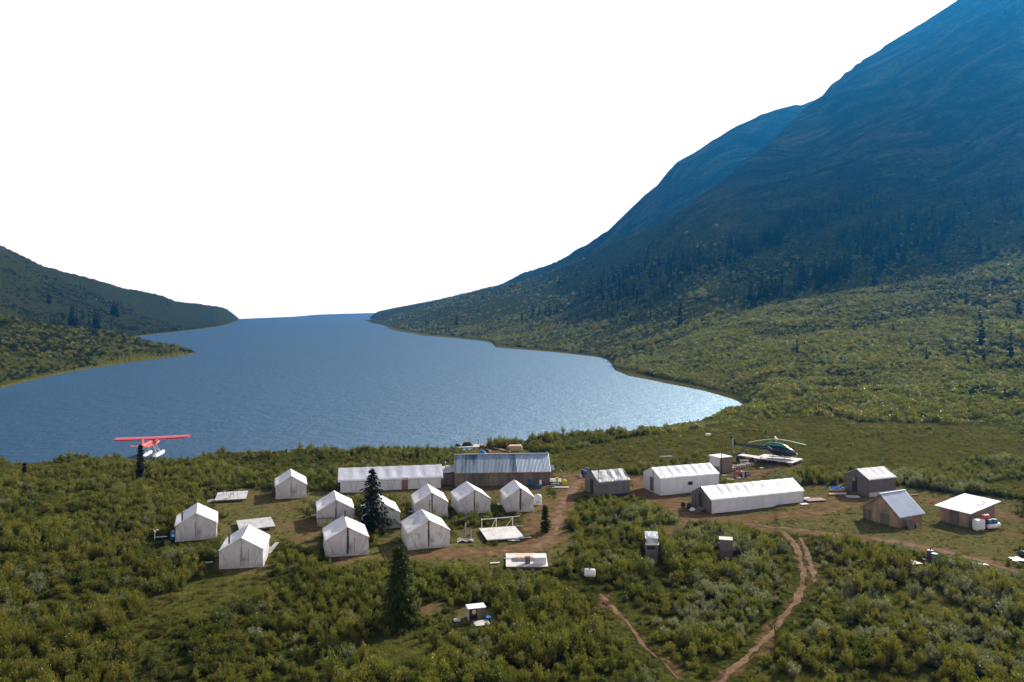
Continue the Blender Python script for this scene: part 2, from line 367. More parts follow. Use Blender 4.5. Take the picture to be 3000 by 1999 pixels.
LP = [(-700, [sh(1330), (1150, 230), (1060, 280), (980, 340), (940, 400)]), (-200, [sh(1160), (1090, 295), (1020, 340), (960, 390), (915, 440)]),
      (0, [sh(1137), (1070, 305), (1010, 350), (960, 400), (922, 450)]), (200, [sh(1092), (1050, 345), (1012, 385), (982, 425), (955, 465)]),
      (293, [sh(1077), (1042, 365), (1015, 400), (990, 440), (970, 475)]), (408, [sh(1058), (1035, 390), (1018, 420), (1003, 450), (990, 480)]),
      (520, [sh(1043), (1031, 428), (1022, 448), (1016, 462), (1011, 478)]), (583, [sh(1030), (1030, 472), (1030, 475), (1030, 478), (1030, 481)]),
      (600, [(1060, 470), (1060, 473), (1060, 476), (1060, 480), (1060, 485)])]
YS = [(-900, 132), (0, 134), (300, 135), (400, 134), (560, 134), (650, 139), (900, 141), (1340, 143), (1550, 152), (1700, 160), (1983, 171), (2100, 186), (2200, 212)]

def height(X, Y):
    X = np.asarray(X, float); Y = np.asarray(Y, float)
    tan = X / np.maximum(Y, 1); u = U0 + FPX * tan
    wob = 1 + 0.035 * fbm(X / 170, Y / 170, 3, 3) * sstep(150, 320, Y)
    d = Y * wob
    ys = np.interp(u, [a for a, _ in YS], [b for _, b in YS]) + 1.6 * fbm(X / 9, Y / 9, 21, 3)
    dep = np.interp(u, [2180, 2270], [1.0, 0.0])
    c = -1.0 * sstep(ys - 38, ys - 7, Y) - 4.6 * sstep(ys - 8, ys + 2.5, Y)
    c = c * dep - np.clip(Y - ys - 6, 0, 6) * dep * 0.4
    c = c + 0.10 * fbm(X / 6.5, Y / 6.5, 5, 2) * sstep(20, 45, Y) + 0.35 * fbm(X / 34, Y / 34, 9, 2) * sstep(105, 128, Y)
    r, rc = layer(LR, tan, d, smooth=True); bk, _ = layer(LB, tan, d, 0.3, 0.1); l, lc = layer(LL, tan, d); p, _ = layer(LP, tan, d, 0.35)
    r = np.where(u > 2230, np.maximum(r, -6 + 6.2 * sstep(2230, 2275, u)), r)
    rough = sstep(0, 40, r) * sstep(0, 1, (rc - d) / 250 + .15)
    gul = 1 - np.abs(fbm((X + 0.55 * Y) / 95, (Y * .35 - X * .3) / 160, 31, 3))
    r = r + sstep(30, 110, r) * (1 - sstep(.75, 1, d / rc)) * 5.0 * fbm((X * .8 + Y * .6) / 130, (Y * .8 - X * .6) / 45, 33, 3)
    r = r + rough * (2.2 * fbm(X / 60, Y / 60, 1, 4) + 4 * sstep(40, 160, r) * (gul - .7)) + sstep(2, 20, r) * 0.8 * fbm(X / 17, Y / 17, 14, 3)
    bk = bk + sstep(10, 90, bk) * (4 * fbm(X / 110, Y / 110, 41, 4))
    l = l + sstep(2, 25, l) * (1.6 * fbm(X / 45, Y / 45, 51, 4)); p = p + sstep(0, 8, p) * 0.7 * fbm(X / 20, Y / 20, 61, 3)
    return np.maximum.reduce([c, r, np.where(Y > 850, bk, -8), np.where(u < 740, l, -8), np.where(u < 620, p, -8), np.full_like(X, -7.0)])

def gz(x, y): return float(height(np.array([x]), np.array([y]))[0])

def hit(p):                                                 # where the line of sight through a point of the photograph meets the land
    d = np.concatenate([np.arange(45, 300, .5), np.arange(300, 1500, 2.0), np.arange(1500, 2700, 5.0)])
    t = (p[0] - U0) / FPX; zr = CAMZ - (p[1] - VH) * d / FPX
    h = height(t * d, d); k = np.argmax(h >= zr)
    if h[k] < zr[k]: return None
    return Vector((t * d[k], d[k], h[k]))

# cleared ground, in points of the photograph reduced to 2353 wide (each lies on the flat camp ground)
CLEAR = [[(490, 1150), (560, 1120), (640, 1130), (720, 1140), (735, 1150), (700, 1180), (720, 1205), (745, 1200), (745, 1262), (700, 1265), (655, 1235), (640, 1260), (625, 1290), (640, 1325), (520, 1325), (480, 1300), (520, 1270), (505, 1240), (500, 1190)],
         [(745, 1262), (850, 1270), (900, 1258), (960, 1262), (1040, 1255), (1130, 1250), (1215, 1235), (1225, 1205), (1212, 1180), (1240, 1160), (1280, 1140), (1310, 1110), (1335, 1110), (1300, 1190), (1318, 1250), (1280, 1285), (1255, 1302), (1150, 1302), (960, 1290), (800, 1292)],
         [(690, 1130), (780, 1128), (1010, 1120), (1050, 1100), (1275, 1112), (1262, 1145), (1240, 1165), (1140, 1160), (1035, 1150), (1010, 1160), (940, 1160), (920, 1150), (830, 1140), (720, 1150)],
         [(840, 1262), (870, 1225), (925, 1215), (920, 1262)], [(1040, 1215), (1110, 1205), (1110, 1250), (1040, 1258)],
         [(1275, 1085), (1345, 1085), (1350, 1140), (1290, 1155)], [(1060, 1018), (1200, 1018), (1270, 1040), (1060, 1045)],
         [(1440, 1100), (1490, 1090), (1640, 1130), (1850, 1120), (1940, 1120), (2000, 1110), (2140, 1130), (2353, 1150), (2353, 1325), (2200, 1290), (2080, 1268), (1960, 1245), (1890, 1238), (1800, 1228), (1700, 1205), (1610, 1195), (1560, 1195), (1500, 1160), (1450, 1147)],
         [(1650, 1060), (1830, 1040), (1850, 1075), (1720, 1115), (1650, 1100)], [(1500, 1235), (1525, 1235), (1600, 1195), (1570, 1190), (1512, 1222)],
         [(1040, 1395), (1130, 1395), (1130, 1440), (1040, 1440)], [(960, 1395), (1010, 1380), (1040, 1400), (975, 1410)]]
MEADOW = [[(1270, 1040), (1420, 1000), (1560, 985), (1750, 960), (2353, 985), (2353, 1050), (2080, 1095), (1860, 1100), (1700, 1040), (1640, 1040), (1490, 1080), (1270, 1090)],
          [(0, 1040), (120, 1040), (160, 1058), (0, 1078)], [(480, 1310), (640, 1310), (600, 1380), (400, 1420), (300, 1460), (280, 1440)],
          [(960, 1282), (1150, 1290), (1130, 1310), (970, 1305)]]
DIRT = [([(1335, 1100), (1295, 1150), (1270, 1195), (1262, 1235), (1200, 1262), (1080, 1268), (960, 1272), (860, 1283), (800, 1287)], 1.5, 1.0),
        ([(1240, 1240), (1222, 1200), (1215, 1180), (1250, 1150)], 1.1, .8), ([(700, 1205), (740, 1225), (690, 1240)], 1.3, .8), ([(640, 1200), (700, 1225), (735, 1185)], 1.0, .55),
        ([(1000, 1165), (1040, 1135), (1020, 1120), (900, 1125), (800, 1130), (720, 1130)], 0.8, .6), ([(1040, 1115), (1150, 1128), (1270, 1118)], 1.2, .6),
        ([(1310, 1095), (1400, 1090), (1480, 1110), (1545, 1150), (1580, 1175), (1600, 1190)], 2.2, 1.0), ([(1440, 1125), (1500, 1140), (1560, 1160)], 2.4, .9),
        ([(1600, 1185), (1560, 1215), (1515, 1235)], 0.7, .8), ([(1600, 1192), (1700, 1192), (1850, 1185), (1950, 1165)], 1.6, .75), ([(1850, 1160), (1930, 1150), (2000, 1145)], 2.2, .9),
        ([(2000, 1140), (2120, 1150), (2230, 1165), (2353, 1200)], 1.5, .75), ([(1690, 1203), (1760, 1214), (1830, 1222), (1960, 1238)], 0.8, .9),
        ([(1960, 1238), (2060, 1252), (2150, 1268), (2250, 1290), (2353, 1322)], 1.0, .85), ([(1100, 1018), (1190, 1035), (1100, 1040)], 1.6, .9),
        ([(1690, 1100), (1760, 1078), (1840, 1062)], 1.3, .9), ([(2230, 1215), (2353, 1235)], 1.6, .5), ([(520, 1300), (560, 1315)], .9, .6), ([(970, 1400), (1010, 1388)], .6, .9),
        ([(560, 1135), (620, 1150), (660, 1175)], 1.2, .45), ([(560, 1225), (640, 1220)], 1.2, .5)]
PATHS = [('dirt_path', [(1800, 1226), (1830, 1262), (1845, 1310), (1843, 1350), (1828, 1392), (1800, 1425), (1765, 1462), (1720, 1505), (1680, 1545), (1640, 1585)], 0.21),
         ('dirt_path', [(1838, 1240), (1858, 1280), (1868, 1320), (1870, 1345)], 0.22),
         ('dirt_path', [(1378, 1365), (1400, 1392), (1432, 1425), (1458, 1450), (1470, 1478), (1482, 1492), (1512, 1515)], 0.15), ('dirt_path', [(1520, 1520), (1545, 1545), (1560, 1568)], 0.16),
         ('dirt_path', [(1690, 1204), (1760, 1213), (1830, 1221), (1920, 1232), (1985, 1240)], 0.30), ('dirt_path', [(1985, 1240), (2070, 1253), (2160, 1270), (2250, 1293), (2353, 1325)], 0.38),
         ('dirt_path', [(1332, 1102), (1296, 1150), (1280, 1180), (1285, 1210), (1262, 1238), (1200, 1262)], 0.5)]
def gpx(pts): return [tuple(G((x * 1.275, y * 1.275))[:2]) for x, y in pts]
for nm, pts, w in PATHS[:4]: DIRT.append((pts, w * 1.5, .75))

def cover(X, Y):
    """how far the ground at a place is cleared / trodden to soil / meadow"""
    Ys = np.maximum(Y, 20); jx = X + 0.7 * fbm(X / 2.2, Y / 2.2, 71, 3); jy = Ys + 0.9 * fbm(X / 2.2, Y / 2.2, 77, 3)
    u = (U0 + FPX * jx / jy) / 1.275; v = (VH + CAMZ * FPX / jy) / 1.275
    cl = np.zeros(X.shape); me = np.zeros(X.shape); di = np.zeros(X.shape)
    near = Y < 260
    for pl in CLEAR: cl[near] = np.maximum(cl[near], inpoly(u[near], v[near], pl))
    for pl in MEADOW: me[near] = np.maximum(me[near], inpoly(u[near], v[near], pl))
    for pts, w, s in DIRT:
        d = linedist(jx[near], jy[near], gpx(pts)); di[near] = np.maximum(di[near], s * (1 - sstep(w * .45, w * 1.25, d)))
    return cl, di, me

def openness(X, Y): return np.clip(.72 + .85 * fbm(X / 8, Y / 8, 201, 3), .04, 1.0)      # how closed the brush is

# ground: one sheet from behind the camera to the last ridge, fine where the camp stands
rows = np.concatenate([np.arange(8, 44, 2.0), np.arange(44, 150, .36), 150 * np.power(2900 / 150, np.linspace(0, 1, 330))])
cols_ = np.concatenate([np.linspace(-1.25, -.74, 30)[:-1], np.linspace(-.74, .76, 620), np.linspace(.76, 1.3, 34)[1:]])
TT, YY = np.meshgrid(cols_, rows); XX = TT * YY
ZZ = height(XX, YY); cl, di, me_ = cover(XX, YY); me_ = np.maximum(me_, .85 * (1 - sstep(.1, .5, openness(XX, YY))) * (YY < 155))
ny, nx = XX.shape
idx = np.arange(ny * nx).reshape(ny, nx)
q = np.stack([idx[:-1, :-1], idx[:-1, 1:], idx[1:, 1:], idx[1:, :-1]], -1).reshape(-1, 4)
zq = ZZ.ravel()[q].max(1); yq = YY.ravel()[q].min(1)
q = q[~((zq < -6.4) & (yq > 300))]
me = bpy.data.meshes.new('ground'); V = np.stack([XX, YY, ZZ], -1).reshape(-1, 3)
me.vertices.add(len(V)); me.vertices.foreach_set('co', V.ravel())
me.loops.add(q.size); me.loops.foreach_set('vertex_index', q.ravel().astype(np.int32))
me.polygons.add(len(q)); me.polygons.foreach_set('loop_start', np.arange(0, q.size, 4, dtype=np.int32)); me.polygons.foreach_set('loop_total', np.full(len(q), 4, np.int32))
me.update(calc_edges=True); me.polygons.foreach_set('use_smooth', np.ones(len(q), bool))
shore = (1 - sstep(WZ + .2, WZ + .8, ZZ)) * sstep(60, 100, YY)
rock = sstep(45, 150, ZZ); hill_shade = sstep(.35, .95, -(XX / YY) * 2.4 + .1) * sstep(430, 560, YY)  # second mask darkens the left hill to stand in for shade
for nm, arr in (('clear', cl), ('dirt', di), ('meadow', me_), ('shore', shore), ('rock', rock), ('hill_shade', hill_shade)):
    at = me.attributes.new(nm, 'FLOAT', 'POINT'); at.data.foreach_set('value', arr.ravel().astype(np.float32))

def dirt_colour(nt):
    a = tex(nt, 0.9, 6, 0.65); return ramp(nt, a, [(0.28, (0.085, 0.046, 0.024)), (0.5, (0.155, 0.088, 0.046)), (0.72, (0.24, 0.155, 0.088))])
M_ground, nt, b = new_mat('brush_and_soil')
def attr(nt, n):
    a = nt.nodes.new('ShaderNodeAttribute'); a.attribute_name = n; return a.outputs['Fac']
n_big = tex(nt, 0.02, 4, 0.6); n_mid = tex(nt, 0.22, 6, 0.68); n_fin = tex(nt, 1.4, 6, 0.7); n_vf = tex(nt, 7.0, 4, 0.6)
bush = ramp(nt, mth(nt, 'ADD', mth(nt, 'MULTIPLY', n_mid, .45), mth(nt, 'MULTIPLY', n_fin, .55)),
            [(0.36, (0.016, 0.020, 0.005)), (0.47, (0.040, 0.046, 0.010)), (0.56, (0.072, 0.076, 0.018)), (0.68, (0.12, 0.115, 0.036))])
bush = mixc(nt, ramp(nt, n_big, [(0.45, (0, 0, 0)), (0.66, (.4, .4, .4))]), bush, mixc(nt, .5, bush, (0.055, 0.046, 0.014)))
grass = ramp(nt, mth(nt, 'ADD', mth(nt, 'MULTIPLY', n_fin, .6), mth(nt, 'MULTIPLY', n_vf, .4)),
             [(0.34, (0.035, 0.045, 0.012)), (0.47, (0.088, 0.082, 0.026)), (0.58, (0.135, 0.108, 0.045)), (0.72, (0.20, 0.155, 0.085))])
mead = ramp(nt, mth(nt, 'ADD', mth(nt, 'MULTIPLY', n_fin, .5), mth(nt, 'MULTIPLY', n_mid, .5)),
            [(0.36, (0.034, 0.042, 0.008)), (0.50, (0.068, 0.070, 0.014)), (0.64, (0.115, 0.098, 0.028))])
bush = mixc(nt, mth(nt, 'MULTIPLY', attr(nt, 'hill_shade'), .8), bush, ramp(nt, n_fin, [(.35, (.008, .012, .005)), (.65, (.030, .034, .014))]))      # shade on the far left hill, put into the ground colour
c = mixc(nt, attr(nt, 'meadow'), bush, mead)
c = mixc(nt, attr(nt, 'clear'), c, grass)
dm = mth(nt, 'MULTIPLY', attr(nt, 'dirt'), ramp(nt, n_fin, [(0.33, (.25, .25, .25)), (0.54, (1.15, 1.15, 1.15))]), True)
c = mixc(nt, dm, c, dirt_colour(nt))
c = mixc(nt, mth(nt, 'MULTIPLY', attr(nt, 'shore'), .75), c, (0.13, 0.105, 0.024))
mpr = nt.nodes.new('ShaderNodeMapping'); mpr.inputs['Rotation'].default_value = (0, 0, math.radians(-35)); mpr.inputs['Scale'].default_value = (.22, 1.0, .6)
gpo = nt.nodes.new('ShaderNodeNewGeometry'); nt.links.new(gpo.outputs['Position'], mpr.inputs[0])
n_str = tex(nt, .045, 6, .65, mpr.outputs[0], None, .8)                      # scree and turf run down the fall line
c = mixc(nt, mth(nt, 'MULTIPLY', attr(nt, 'rock'), .9), c, ramp(nt, mth(nt, 'ADD', mth(nt, 'MULTIPLY', n_mid, .35), mth(nt, 'MULTIPLY', n_str, .65)), [(0.36, (0.006, 0.009, 0.006)), (0.48, (0.020, 0.025, 0.013)), (0.56, (0.050, 0.052, 0.028)), (0.68, (0.12, 0.11, 0.07))]))
nt.links.new(c, b.inputs['Base Color']); b.inputs['Roughness'].default_value = 1.0; b.inputs['Specular IOR Level'].default_value = 0.0
hgt = mth(nt, 'ADD', mth(nt, 'MULTIPLY', n_mid, 2.2), mth(nt, 'MULTIPLY', n_fin, .5))
bmp_far = bump(nt, hgt, 1.0, 0.9, b); bmp_near = nt.nodes.new('ShaderNodeBump'); bmp_near.inputs['Strength'].default_value = .6; bmp_near.inputs['Distance'].default_value = .08
nt.links.new(n_vf, bmp_near.inputs['Height']); nt.links.new(bmp_near.outputs[0], bmp_far.inputs['Normal'])
nt.links.new(mth(nt, 'SUBTRACT', 1.0, mth(nt, 'MAXIMUM', attr(nt, 'clear'), mth(nt, 'MULTIPLY', attr(nt, 'meadow'), .6)), True), bmp_far.inputs['Strength'])
me.materials.append(M_ground)
ground = bpy.data.objects.new('ground', me); COL.objects.link(ground); tag(ground, 'brush covered valley floor and mountain slopes', kind='structure')

M_dirt, nt, b = new_mat('trodden_soil')
nt.links.new(dirt_colour(nt), b.inputs['Base Color']); b.inputs['Roughness'].default_value = .95; b.inputs['Specular IOR Level'].default_value = .1
bump(nt, tex(nt, 3.0, 6, .7), .8, .06, b)
for nm, pts, w in PATHS:                                     # worn tracks, laid just above the ground
    P2 = [Vector(p) for p in gpx(pts)]; fine = []
    for a_, b_ in zip(P2[:-1], P2[1:]):
        n = max(2, int((b_ - a_).length / .35)); fine += [a_.lerp(b_, k / n) for k in range(n)]
    fine.append(P2[-1])
    for _ in range(12): fine = [fine[0]] + [(fine[k - 1] + fine[k] * 2 + fine[k + 1]) / 4 for k in range(1, len(fine) - 1)] + [fine[-1]]
    vs_ = []
    for k, p_ in enumerate(fine):
        t = (fine[min(k + 1, len(fine) - 1)] - fine[max(k - 1, 0)]).normalized(); nn = Vector((-t.y, t.x))
        wf = w * min(1, k / 4 + .1, (len(fine) - 1 - k) / 4 + .1)
        for s_ in (-1, -.5, 0, .5, 1):
            e = p_ + nn * s_ * (wf * (1 + .9 * float(fbm(np.array([p_.x * 1.1 + s_ * 9]), np.array([p_.y * 1.1]), 91, 3)[0])))
            vs_.append((e.x, e.y, abs(s_) < .9 and .028 or .012))
    va = np.array(vs_); va[:, 2] += height(va[:, 0], va[:, 1])
    mb = MB(); mb.add([tuple(x) for x in va], [(k * 5 + j, k * 5 + j + 1, k * 5 + 6 + j, k * 5 + 5 + j) for k in range(len(fine) - 1) for j in range(4)])
    tag(mb.build(nm, M_dirt, None, True), kind='structure')

# ---------------------------------------------------------------- lake
M_water = bpy.data.materials.new('lake_water'); M_water.use_nodes = True; nt = M_water.node_tree; nt.nodes.remove(nt.nodes['Principled BSDF'])
df = nt.nodes.new('ShaderNodeBsdfDiffuse'); gl = nt.nodes.new('ShaderNodeBsdfGlossy'); g2 = nt.nodes.new('ShaderNodeBsdfGlossy'); ms = nt.nodes.new('ShaderNodeMixShader'); m2 = nt.nodes.new('ShaderNodeMixShader')
w1 = tex(nt, 0.05, 4, 0.6, None, (1, .45, 1)); w2 = tex(nt, 1.1, 5, 0.65, None, (1, .55, 1)); w3 = tex(nt, .25, 4, .6, None, (.7, 1.5, 1))
nt.links.new(ramp(nt, w1, [(0.3, (0.0, 0.026, 0.058)), (0.7, (0.001, 0.034, 0.072))]), df.inputs[0])
gl.inputs['Color'].default_value = (.64, .84, 1, 1); gl.inputs['Roughness'].default_value = 0.52
g2.inputs['Color'].default_value = (.8, .9, 1, 1); g2.inputs['Roughness'].default_value = 0.12
ms.inputs[0].default_value = 0.14; m2.inputs[0].default_value = 0.025
w4 = tex(nt, 1.0, 6, .75, None, (.4, 1.0, 1)); nt.links.new(ramp(nt, w4, [(.3, (.105, .105, .105)), (.7, (.185, .185, .185))]), ms.inputs[0])
wb = bump(nt, mth(nt, 'ADD', mth(nt, 'MULTIPLY', w2, .35), mth(nt, 'MULTIPLY', w3, .8)), 1.0, .45, [])
lean = nt.nodes.new('ShaderNodeVectorMath'); lean.operation = 'ADD'; lean.inputs[1].default_value = (.30, -.22, 0)      # wind waves lean down the lake
unit_n = nt.nodes.new('ShaderNodeVectorMath'); unit_n.operation = 'NORMALIZE'; nt.links.new(wb.outputs[0], lean.inputs[0]); nt.links.new(lean.outputs[0], unit_n.inputs[0])
for n_ in (gl, g2): nt.links.new(unit_n.outputs[0], n_.inputs['Normal'])
nt.links.new(df.outputs[0], ms.inputs[1]); nt.links.new(gl.outputs[0], ms.inputs[2])
nt.links.new(ms.outputs[0], m2.inputs[1]); nt.links.new(g2.outputs[0], m2.inputs[2]); nt.links.new(m2.outputs[0], nt.nodes['Material Output'].inputs[0])
far = [G((700, 934.5), WZ), G((860, 928), WZ), G((930, 922), WZ), G((1000, 919.5), WZ), G((1102, 917), WZ)]
mb = MB(); pts = [Vector((-420, 100, WZ)), Vector((260, 100, WZ)), Vector((320, 420, WZ)), Vector((300, 1000, WZ)), Vector((-60, 1700, WZ))] + far[::-1] + [Vector((-760, 1300, WZ)), Vector((-640, 300, WZ))]
mb.add(pts, [tuple(range(len(pts)))])
lake = mb.build('lake', M_water); tag(lake, 'long blue mountain lake', kind='structure')
# ---------------------------------------------------------------- wall tents
def nz(x, y, s=0): return float(fbm(np.array([x]), np.array([y]), s, 2)[0])

def wall_tent(k, uv, rot, label, W=3.66, L=4.3, wall=1.5, ridge=2.6, flaps='slit', pipe=None, mw=None, sag=0.15, extras=()):
    p = G(uv, 2.75); z0 = gz(p.x, p.y); mw = mw or M_canvas_shade
    t = thing('wall_tent', label, 'tent', (p.x, p.y, z0), rot, 'white wall tents of the camp', (-W / 2 - .3, W / 2 + .3, -.35, L + .2))
    pf = .2; h = W / 2
    f = MB(); f.box((0, L / 2, pf / 2 - .15), (W + .1, L + .1, pf + .3)); f.build('platform', M_grey, t)
    def prof(a):                                            # a -1..1 across the roof: x, z
        s = abs(a)
        if s > .94: q_ = (s - .94) / .06; return math.copysign(h + .10 + .03 * q_, a), pf + wall - .06 - .17 * q_
        q_ = s / .94; return math.copysign(q_ * (h + .10), a), pf + ridge - (ridge - wall + .06) * q_
    def roof(u, v):
        a = u * 2 - 1; x, z = prof(a); y = -.12 + v * (L + .24)
        z -= sag * math.sin(math.pi * v) * (1 - abs(a)) + sag * .8 * math.sin(math.pi * min(1, abs(a) / .94)) * math.sin(math.pi * v) ** .7
        z += .022 * nz(a * 3 + k * 7, v * 5, 3) + .012 * math.sin(v * 19 + a * 3 + k)
        return (x, y + .05 * nz(a * 2 + k, 4, 5), z)
    MB().sheet(roof, 30, 16).build('roof', M_canvas if mw is not M_canvass else M_canvass, t, True)
    def top(x): return pf + wall + (ridge - wall) * (1 - abs(x) / h) - .02
    def panel(x0, x1, y, side):
        def fn(u, v):
            x = x0 + (x1 - x0) * u; zt = top(x)
            bow = .07 * nz(x * 1.3 + k * 5, v * 1.6, 8) * math.sin(math.pi * v) + .02 * math.sin(x * 9 + v * 2 + k)
            loose = .16 * (1 - v) * (1 - abs(u - side)) if flaps == 'loose' else .03 * (1 - v)
            return (x + .03 * (1 - v) * math.sin(v * 7 + k), y - bow - loose, pf - .03 + (zt - pf + .03) * v)
        return fn
    g = {'slit': .05, 'loose': .07, 'open': .09, 'shut': .012}[flaps]
    gx = 0.05 * math.sin(k * 3)
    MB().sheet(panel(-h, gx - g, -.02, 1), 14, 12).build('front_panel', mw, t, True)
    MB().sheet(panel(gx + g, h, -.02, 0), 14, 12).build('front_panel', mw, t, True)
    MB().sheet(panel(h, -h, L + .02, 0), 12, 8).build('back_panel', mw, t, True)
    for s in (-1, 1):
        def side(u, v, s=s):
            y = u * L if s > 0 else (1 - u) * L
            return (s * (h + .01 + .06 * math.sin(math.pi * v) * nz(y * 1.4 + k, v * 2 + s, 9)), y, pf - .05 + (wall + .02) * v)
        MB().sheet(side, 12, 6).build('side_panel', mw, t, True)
    m = MB(); m.bar((0, .06, pf), (0, .06, top(0) - .05), .05); m.bar((0, L - .06, pf), (0, L - .06, top(0) - .05), .05); m.bar((0, -.05, top(0) - .06), (0, L, top(0) - .06), .05)
    m.build('frame', M_wood, t)
    m = MB(); m.bar((gx - g - .02, -.07, pf), (gx - g - .02, -.07, pf + 1.7), .024, .02); m.build('door_seam', M_dark, t)
    if k % 2: m = MB(); m.bar((gx + .62, -.09, pf + .1), (gx + .62, -.09, pf + 1.5), .022, .02); m.build('door_seam', M_dark, t)
    for s in (-1, 1):                                       # ropes drawn down from the eaves across the gable
        m = MB(); m.cyl((s * (h - .15), -.10, pf + wall), (s * (h - .75), -.13, pf + .15), .011, n=4); m.build('guy_rope', M_black, t)
    if pipe:
        px, py, ph = pipe; zr = prof(px / h)[1] - .25
        m = MB(); m.cyl((px, py, zr), (px, py, zr + ph), .075, n=10); m.cyl((px, py, zr + ph + .04), (px, py, zr + ph + .1), .12, n=10); m.cyl((px, py, zr + ph), (px, py, zr + ph + .05), .03, n=6)
        m.build('stovepipe', M_black, t)
    for e in extras: e(t, pf, h, L)
    return t
def ladder_frame(t, pf, h, L):
    m = MB(); m.bar((-.28, -.16, pf), (-.28, -.12, pf + 1.7), .06); m.bar((.02, -.16, pf), (.02, -.12, pf + 1.7), .06); m.bar((-.28, -.13, pf + 1.7), (.02, -.13, pf + 1.7), .06); m.bar((-.28, -.14, pf + 1.3), (.02, -.14, pf + 1.3), .05)
    m.build('door_frame', M_wood, t)
def plank_frame(t, pf, h, L):
    m = MB(); m.bar((-h - .02, -.42, pf + .75), (-.35, -.42, pf + .75), .08); m.bar((-h - .02, -.42, -.1), (-h - .02, -.42, pf + .79), .08); m.bar((-1.0, -.42, -.1), (-1.0, -.42, pf + .75), .07); m.bar((-.35, -.42, -.1), (-.35, -.42, pf + .79), .08); m.bar((-h - .05, -.42, .02), (-.3, -.42, .02), .08)
    m.build('front_rail', M_wood, t)
    m = MB(); m.bar((-h - .7, .9, 1.05), (-h + .1, .95, 1.0), .2, .03); m.build('shelf_board', M_board, t)
wall_tent(1, c2(1045, 475), math.radians(16.5), 'white wall tent with dark box at its side, alone beside the brush near the lake', flaps='shut')
wall_tent(2, c1(1803, 950), math.radians(20), 'white wall tent with black stovepipe and a blue jug standing at its corner', W=3.9, flaps='shut', pipe=(-1.35, .75, 1.0))
wall_tent(3, c2(440, 1225), math.radians(10), 'white wall tent with black stovepipe and grey boards lying along its side', pipe=(-1.25, 1.2, 1.05), flaps='shut', W=3.8)
wall_tent(4, c2(1590, 760), math.radians(15.8), 'white wall tent with sagging roof and a timber rail across its front', sag=.17, flaps='slit', W=3.85, extras=(plank_frame,))
wall_tent(5, c2(1725, 1085), math.radians(16.5), 'white wall tent with a black slit open between its door flaps', W=4.0, flaps='open', pipe=(.1, 4.1, .75))
wall_tent(6, c3(850, 850), math.radians(16), 'white wall tent half hidden behind the thin dark spruce', flaps='shut')
wall_tent(7, c3(1395, 735), math.radians(12.5), 'white wall tent with a small ladder frame at its door', flaps='loose', extras=(ladder_frame,))
wall_tent(8, c4(540, 700), math.radians(16), 'white wall tent with tall willows growing before its closed door', flaps='slit')
wall_tent(9, c4(1047, 692), math.radians(9), 'small white wall tent with a white tank standing beside it', W=3.2, L=4.2, flaps='open', pipe=(.05, 4.0, .5))
wall_tent(10, c3(1367, 1050), math.radians(16.7), 'white wall tent with dark streaks on its roof and loose trailing front flaps', W=4.1, flaps='loose', mw=M_canvass)

# ---------------------------------------------------------------- tarpaulin halls and sheds: x runs along the near long wall, y away from it
def hall(name, label, cat, corner, ang, L, W, wall, ridge, mr_, mw, mg, base=0.0, over=.08, wrinkle=.05, pitch=1.2, flap=.16, gable_l=True, th=.02, ridge_at=.5, nm_roof='roof'):
    z0 = min(gz(corner.x, corner.y), gz(corner.x + L * math.cos(ang), corner.y + L * math.sin(ang)))
    t = thing(name, label, cat, (corner.x, corner.y, z0), ang, None, (-.25, L + .25, -.25, W + .25))
    rw = W * ridge_at
    def wavy(y, s):
        def fn(u, v):
            x = u * L; return (x, y - s * (.03 * nz(x * .9, v * 1.5 + s, 4) + .012 * math.sin(x * 2 * math.pi / pitch)), base - .08 + (wall - base + .08) * v)
        return fn
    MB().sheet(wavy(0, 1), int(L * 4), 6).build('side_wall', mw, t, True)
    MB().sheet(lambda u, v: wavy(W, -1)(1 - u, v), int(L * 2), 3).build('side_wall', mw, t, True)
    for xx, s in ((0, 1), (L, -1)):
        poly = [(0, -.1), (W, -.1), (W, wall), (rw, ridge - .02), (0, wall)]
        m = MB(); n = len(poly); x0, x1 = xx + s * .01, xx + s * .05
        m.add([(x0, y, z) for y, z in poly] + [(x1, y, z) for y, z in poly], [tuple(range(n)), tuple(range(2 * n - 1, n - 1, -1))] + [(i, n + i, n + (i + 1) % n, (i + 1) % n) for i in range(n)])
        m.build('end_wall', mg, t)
    if mr_ is not None:
        def roof(u, v):
            x = -over + u * (L + 2 * over); a = v
            q_ = [(-.035, wall - flap), (-over * .6, wall + .01), (rw, ridge + .03), (W + over * .6, wall + .01), (W + .035, wall - flap)]
            k_ = [0, .06, .5, .94, 1.0]
            y = float(np.interp(a, k_, [w_[0] for w_ in q_])); z = float(np.interp(a, k_, [w_[1] for w_ in q_]))
            s_ = max(0, math.sin(math.pi * min(1, abs(a - .5) / .44)))
            ph = (x / pitch) % 1
            z -= wrinkle * s_ * (math.sin(math.pi * ph) ** 2 * (.8 + .5 * nz(x * .8, a * 3, 2)) + .45 * abs(nz(x * 2.2 + a * 2, a * 4, 6)))
            z -= .03 * (1 - min(1, abs(a - .5) * 4)) * math.sin(math.pi * ph) ** 2
            return (x, y - (.012 * nz(x * 3, a, 3)), z)
        MB().sheet(lambda u, v: roof(u, v), int(L * 5), 24, th).build(nm_roof, mr_, t, True)
    return t
def unit(a): return Vector((math.cos(a), math.sin(a), 0))

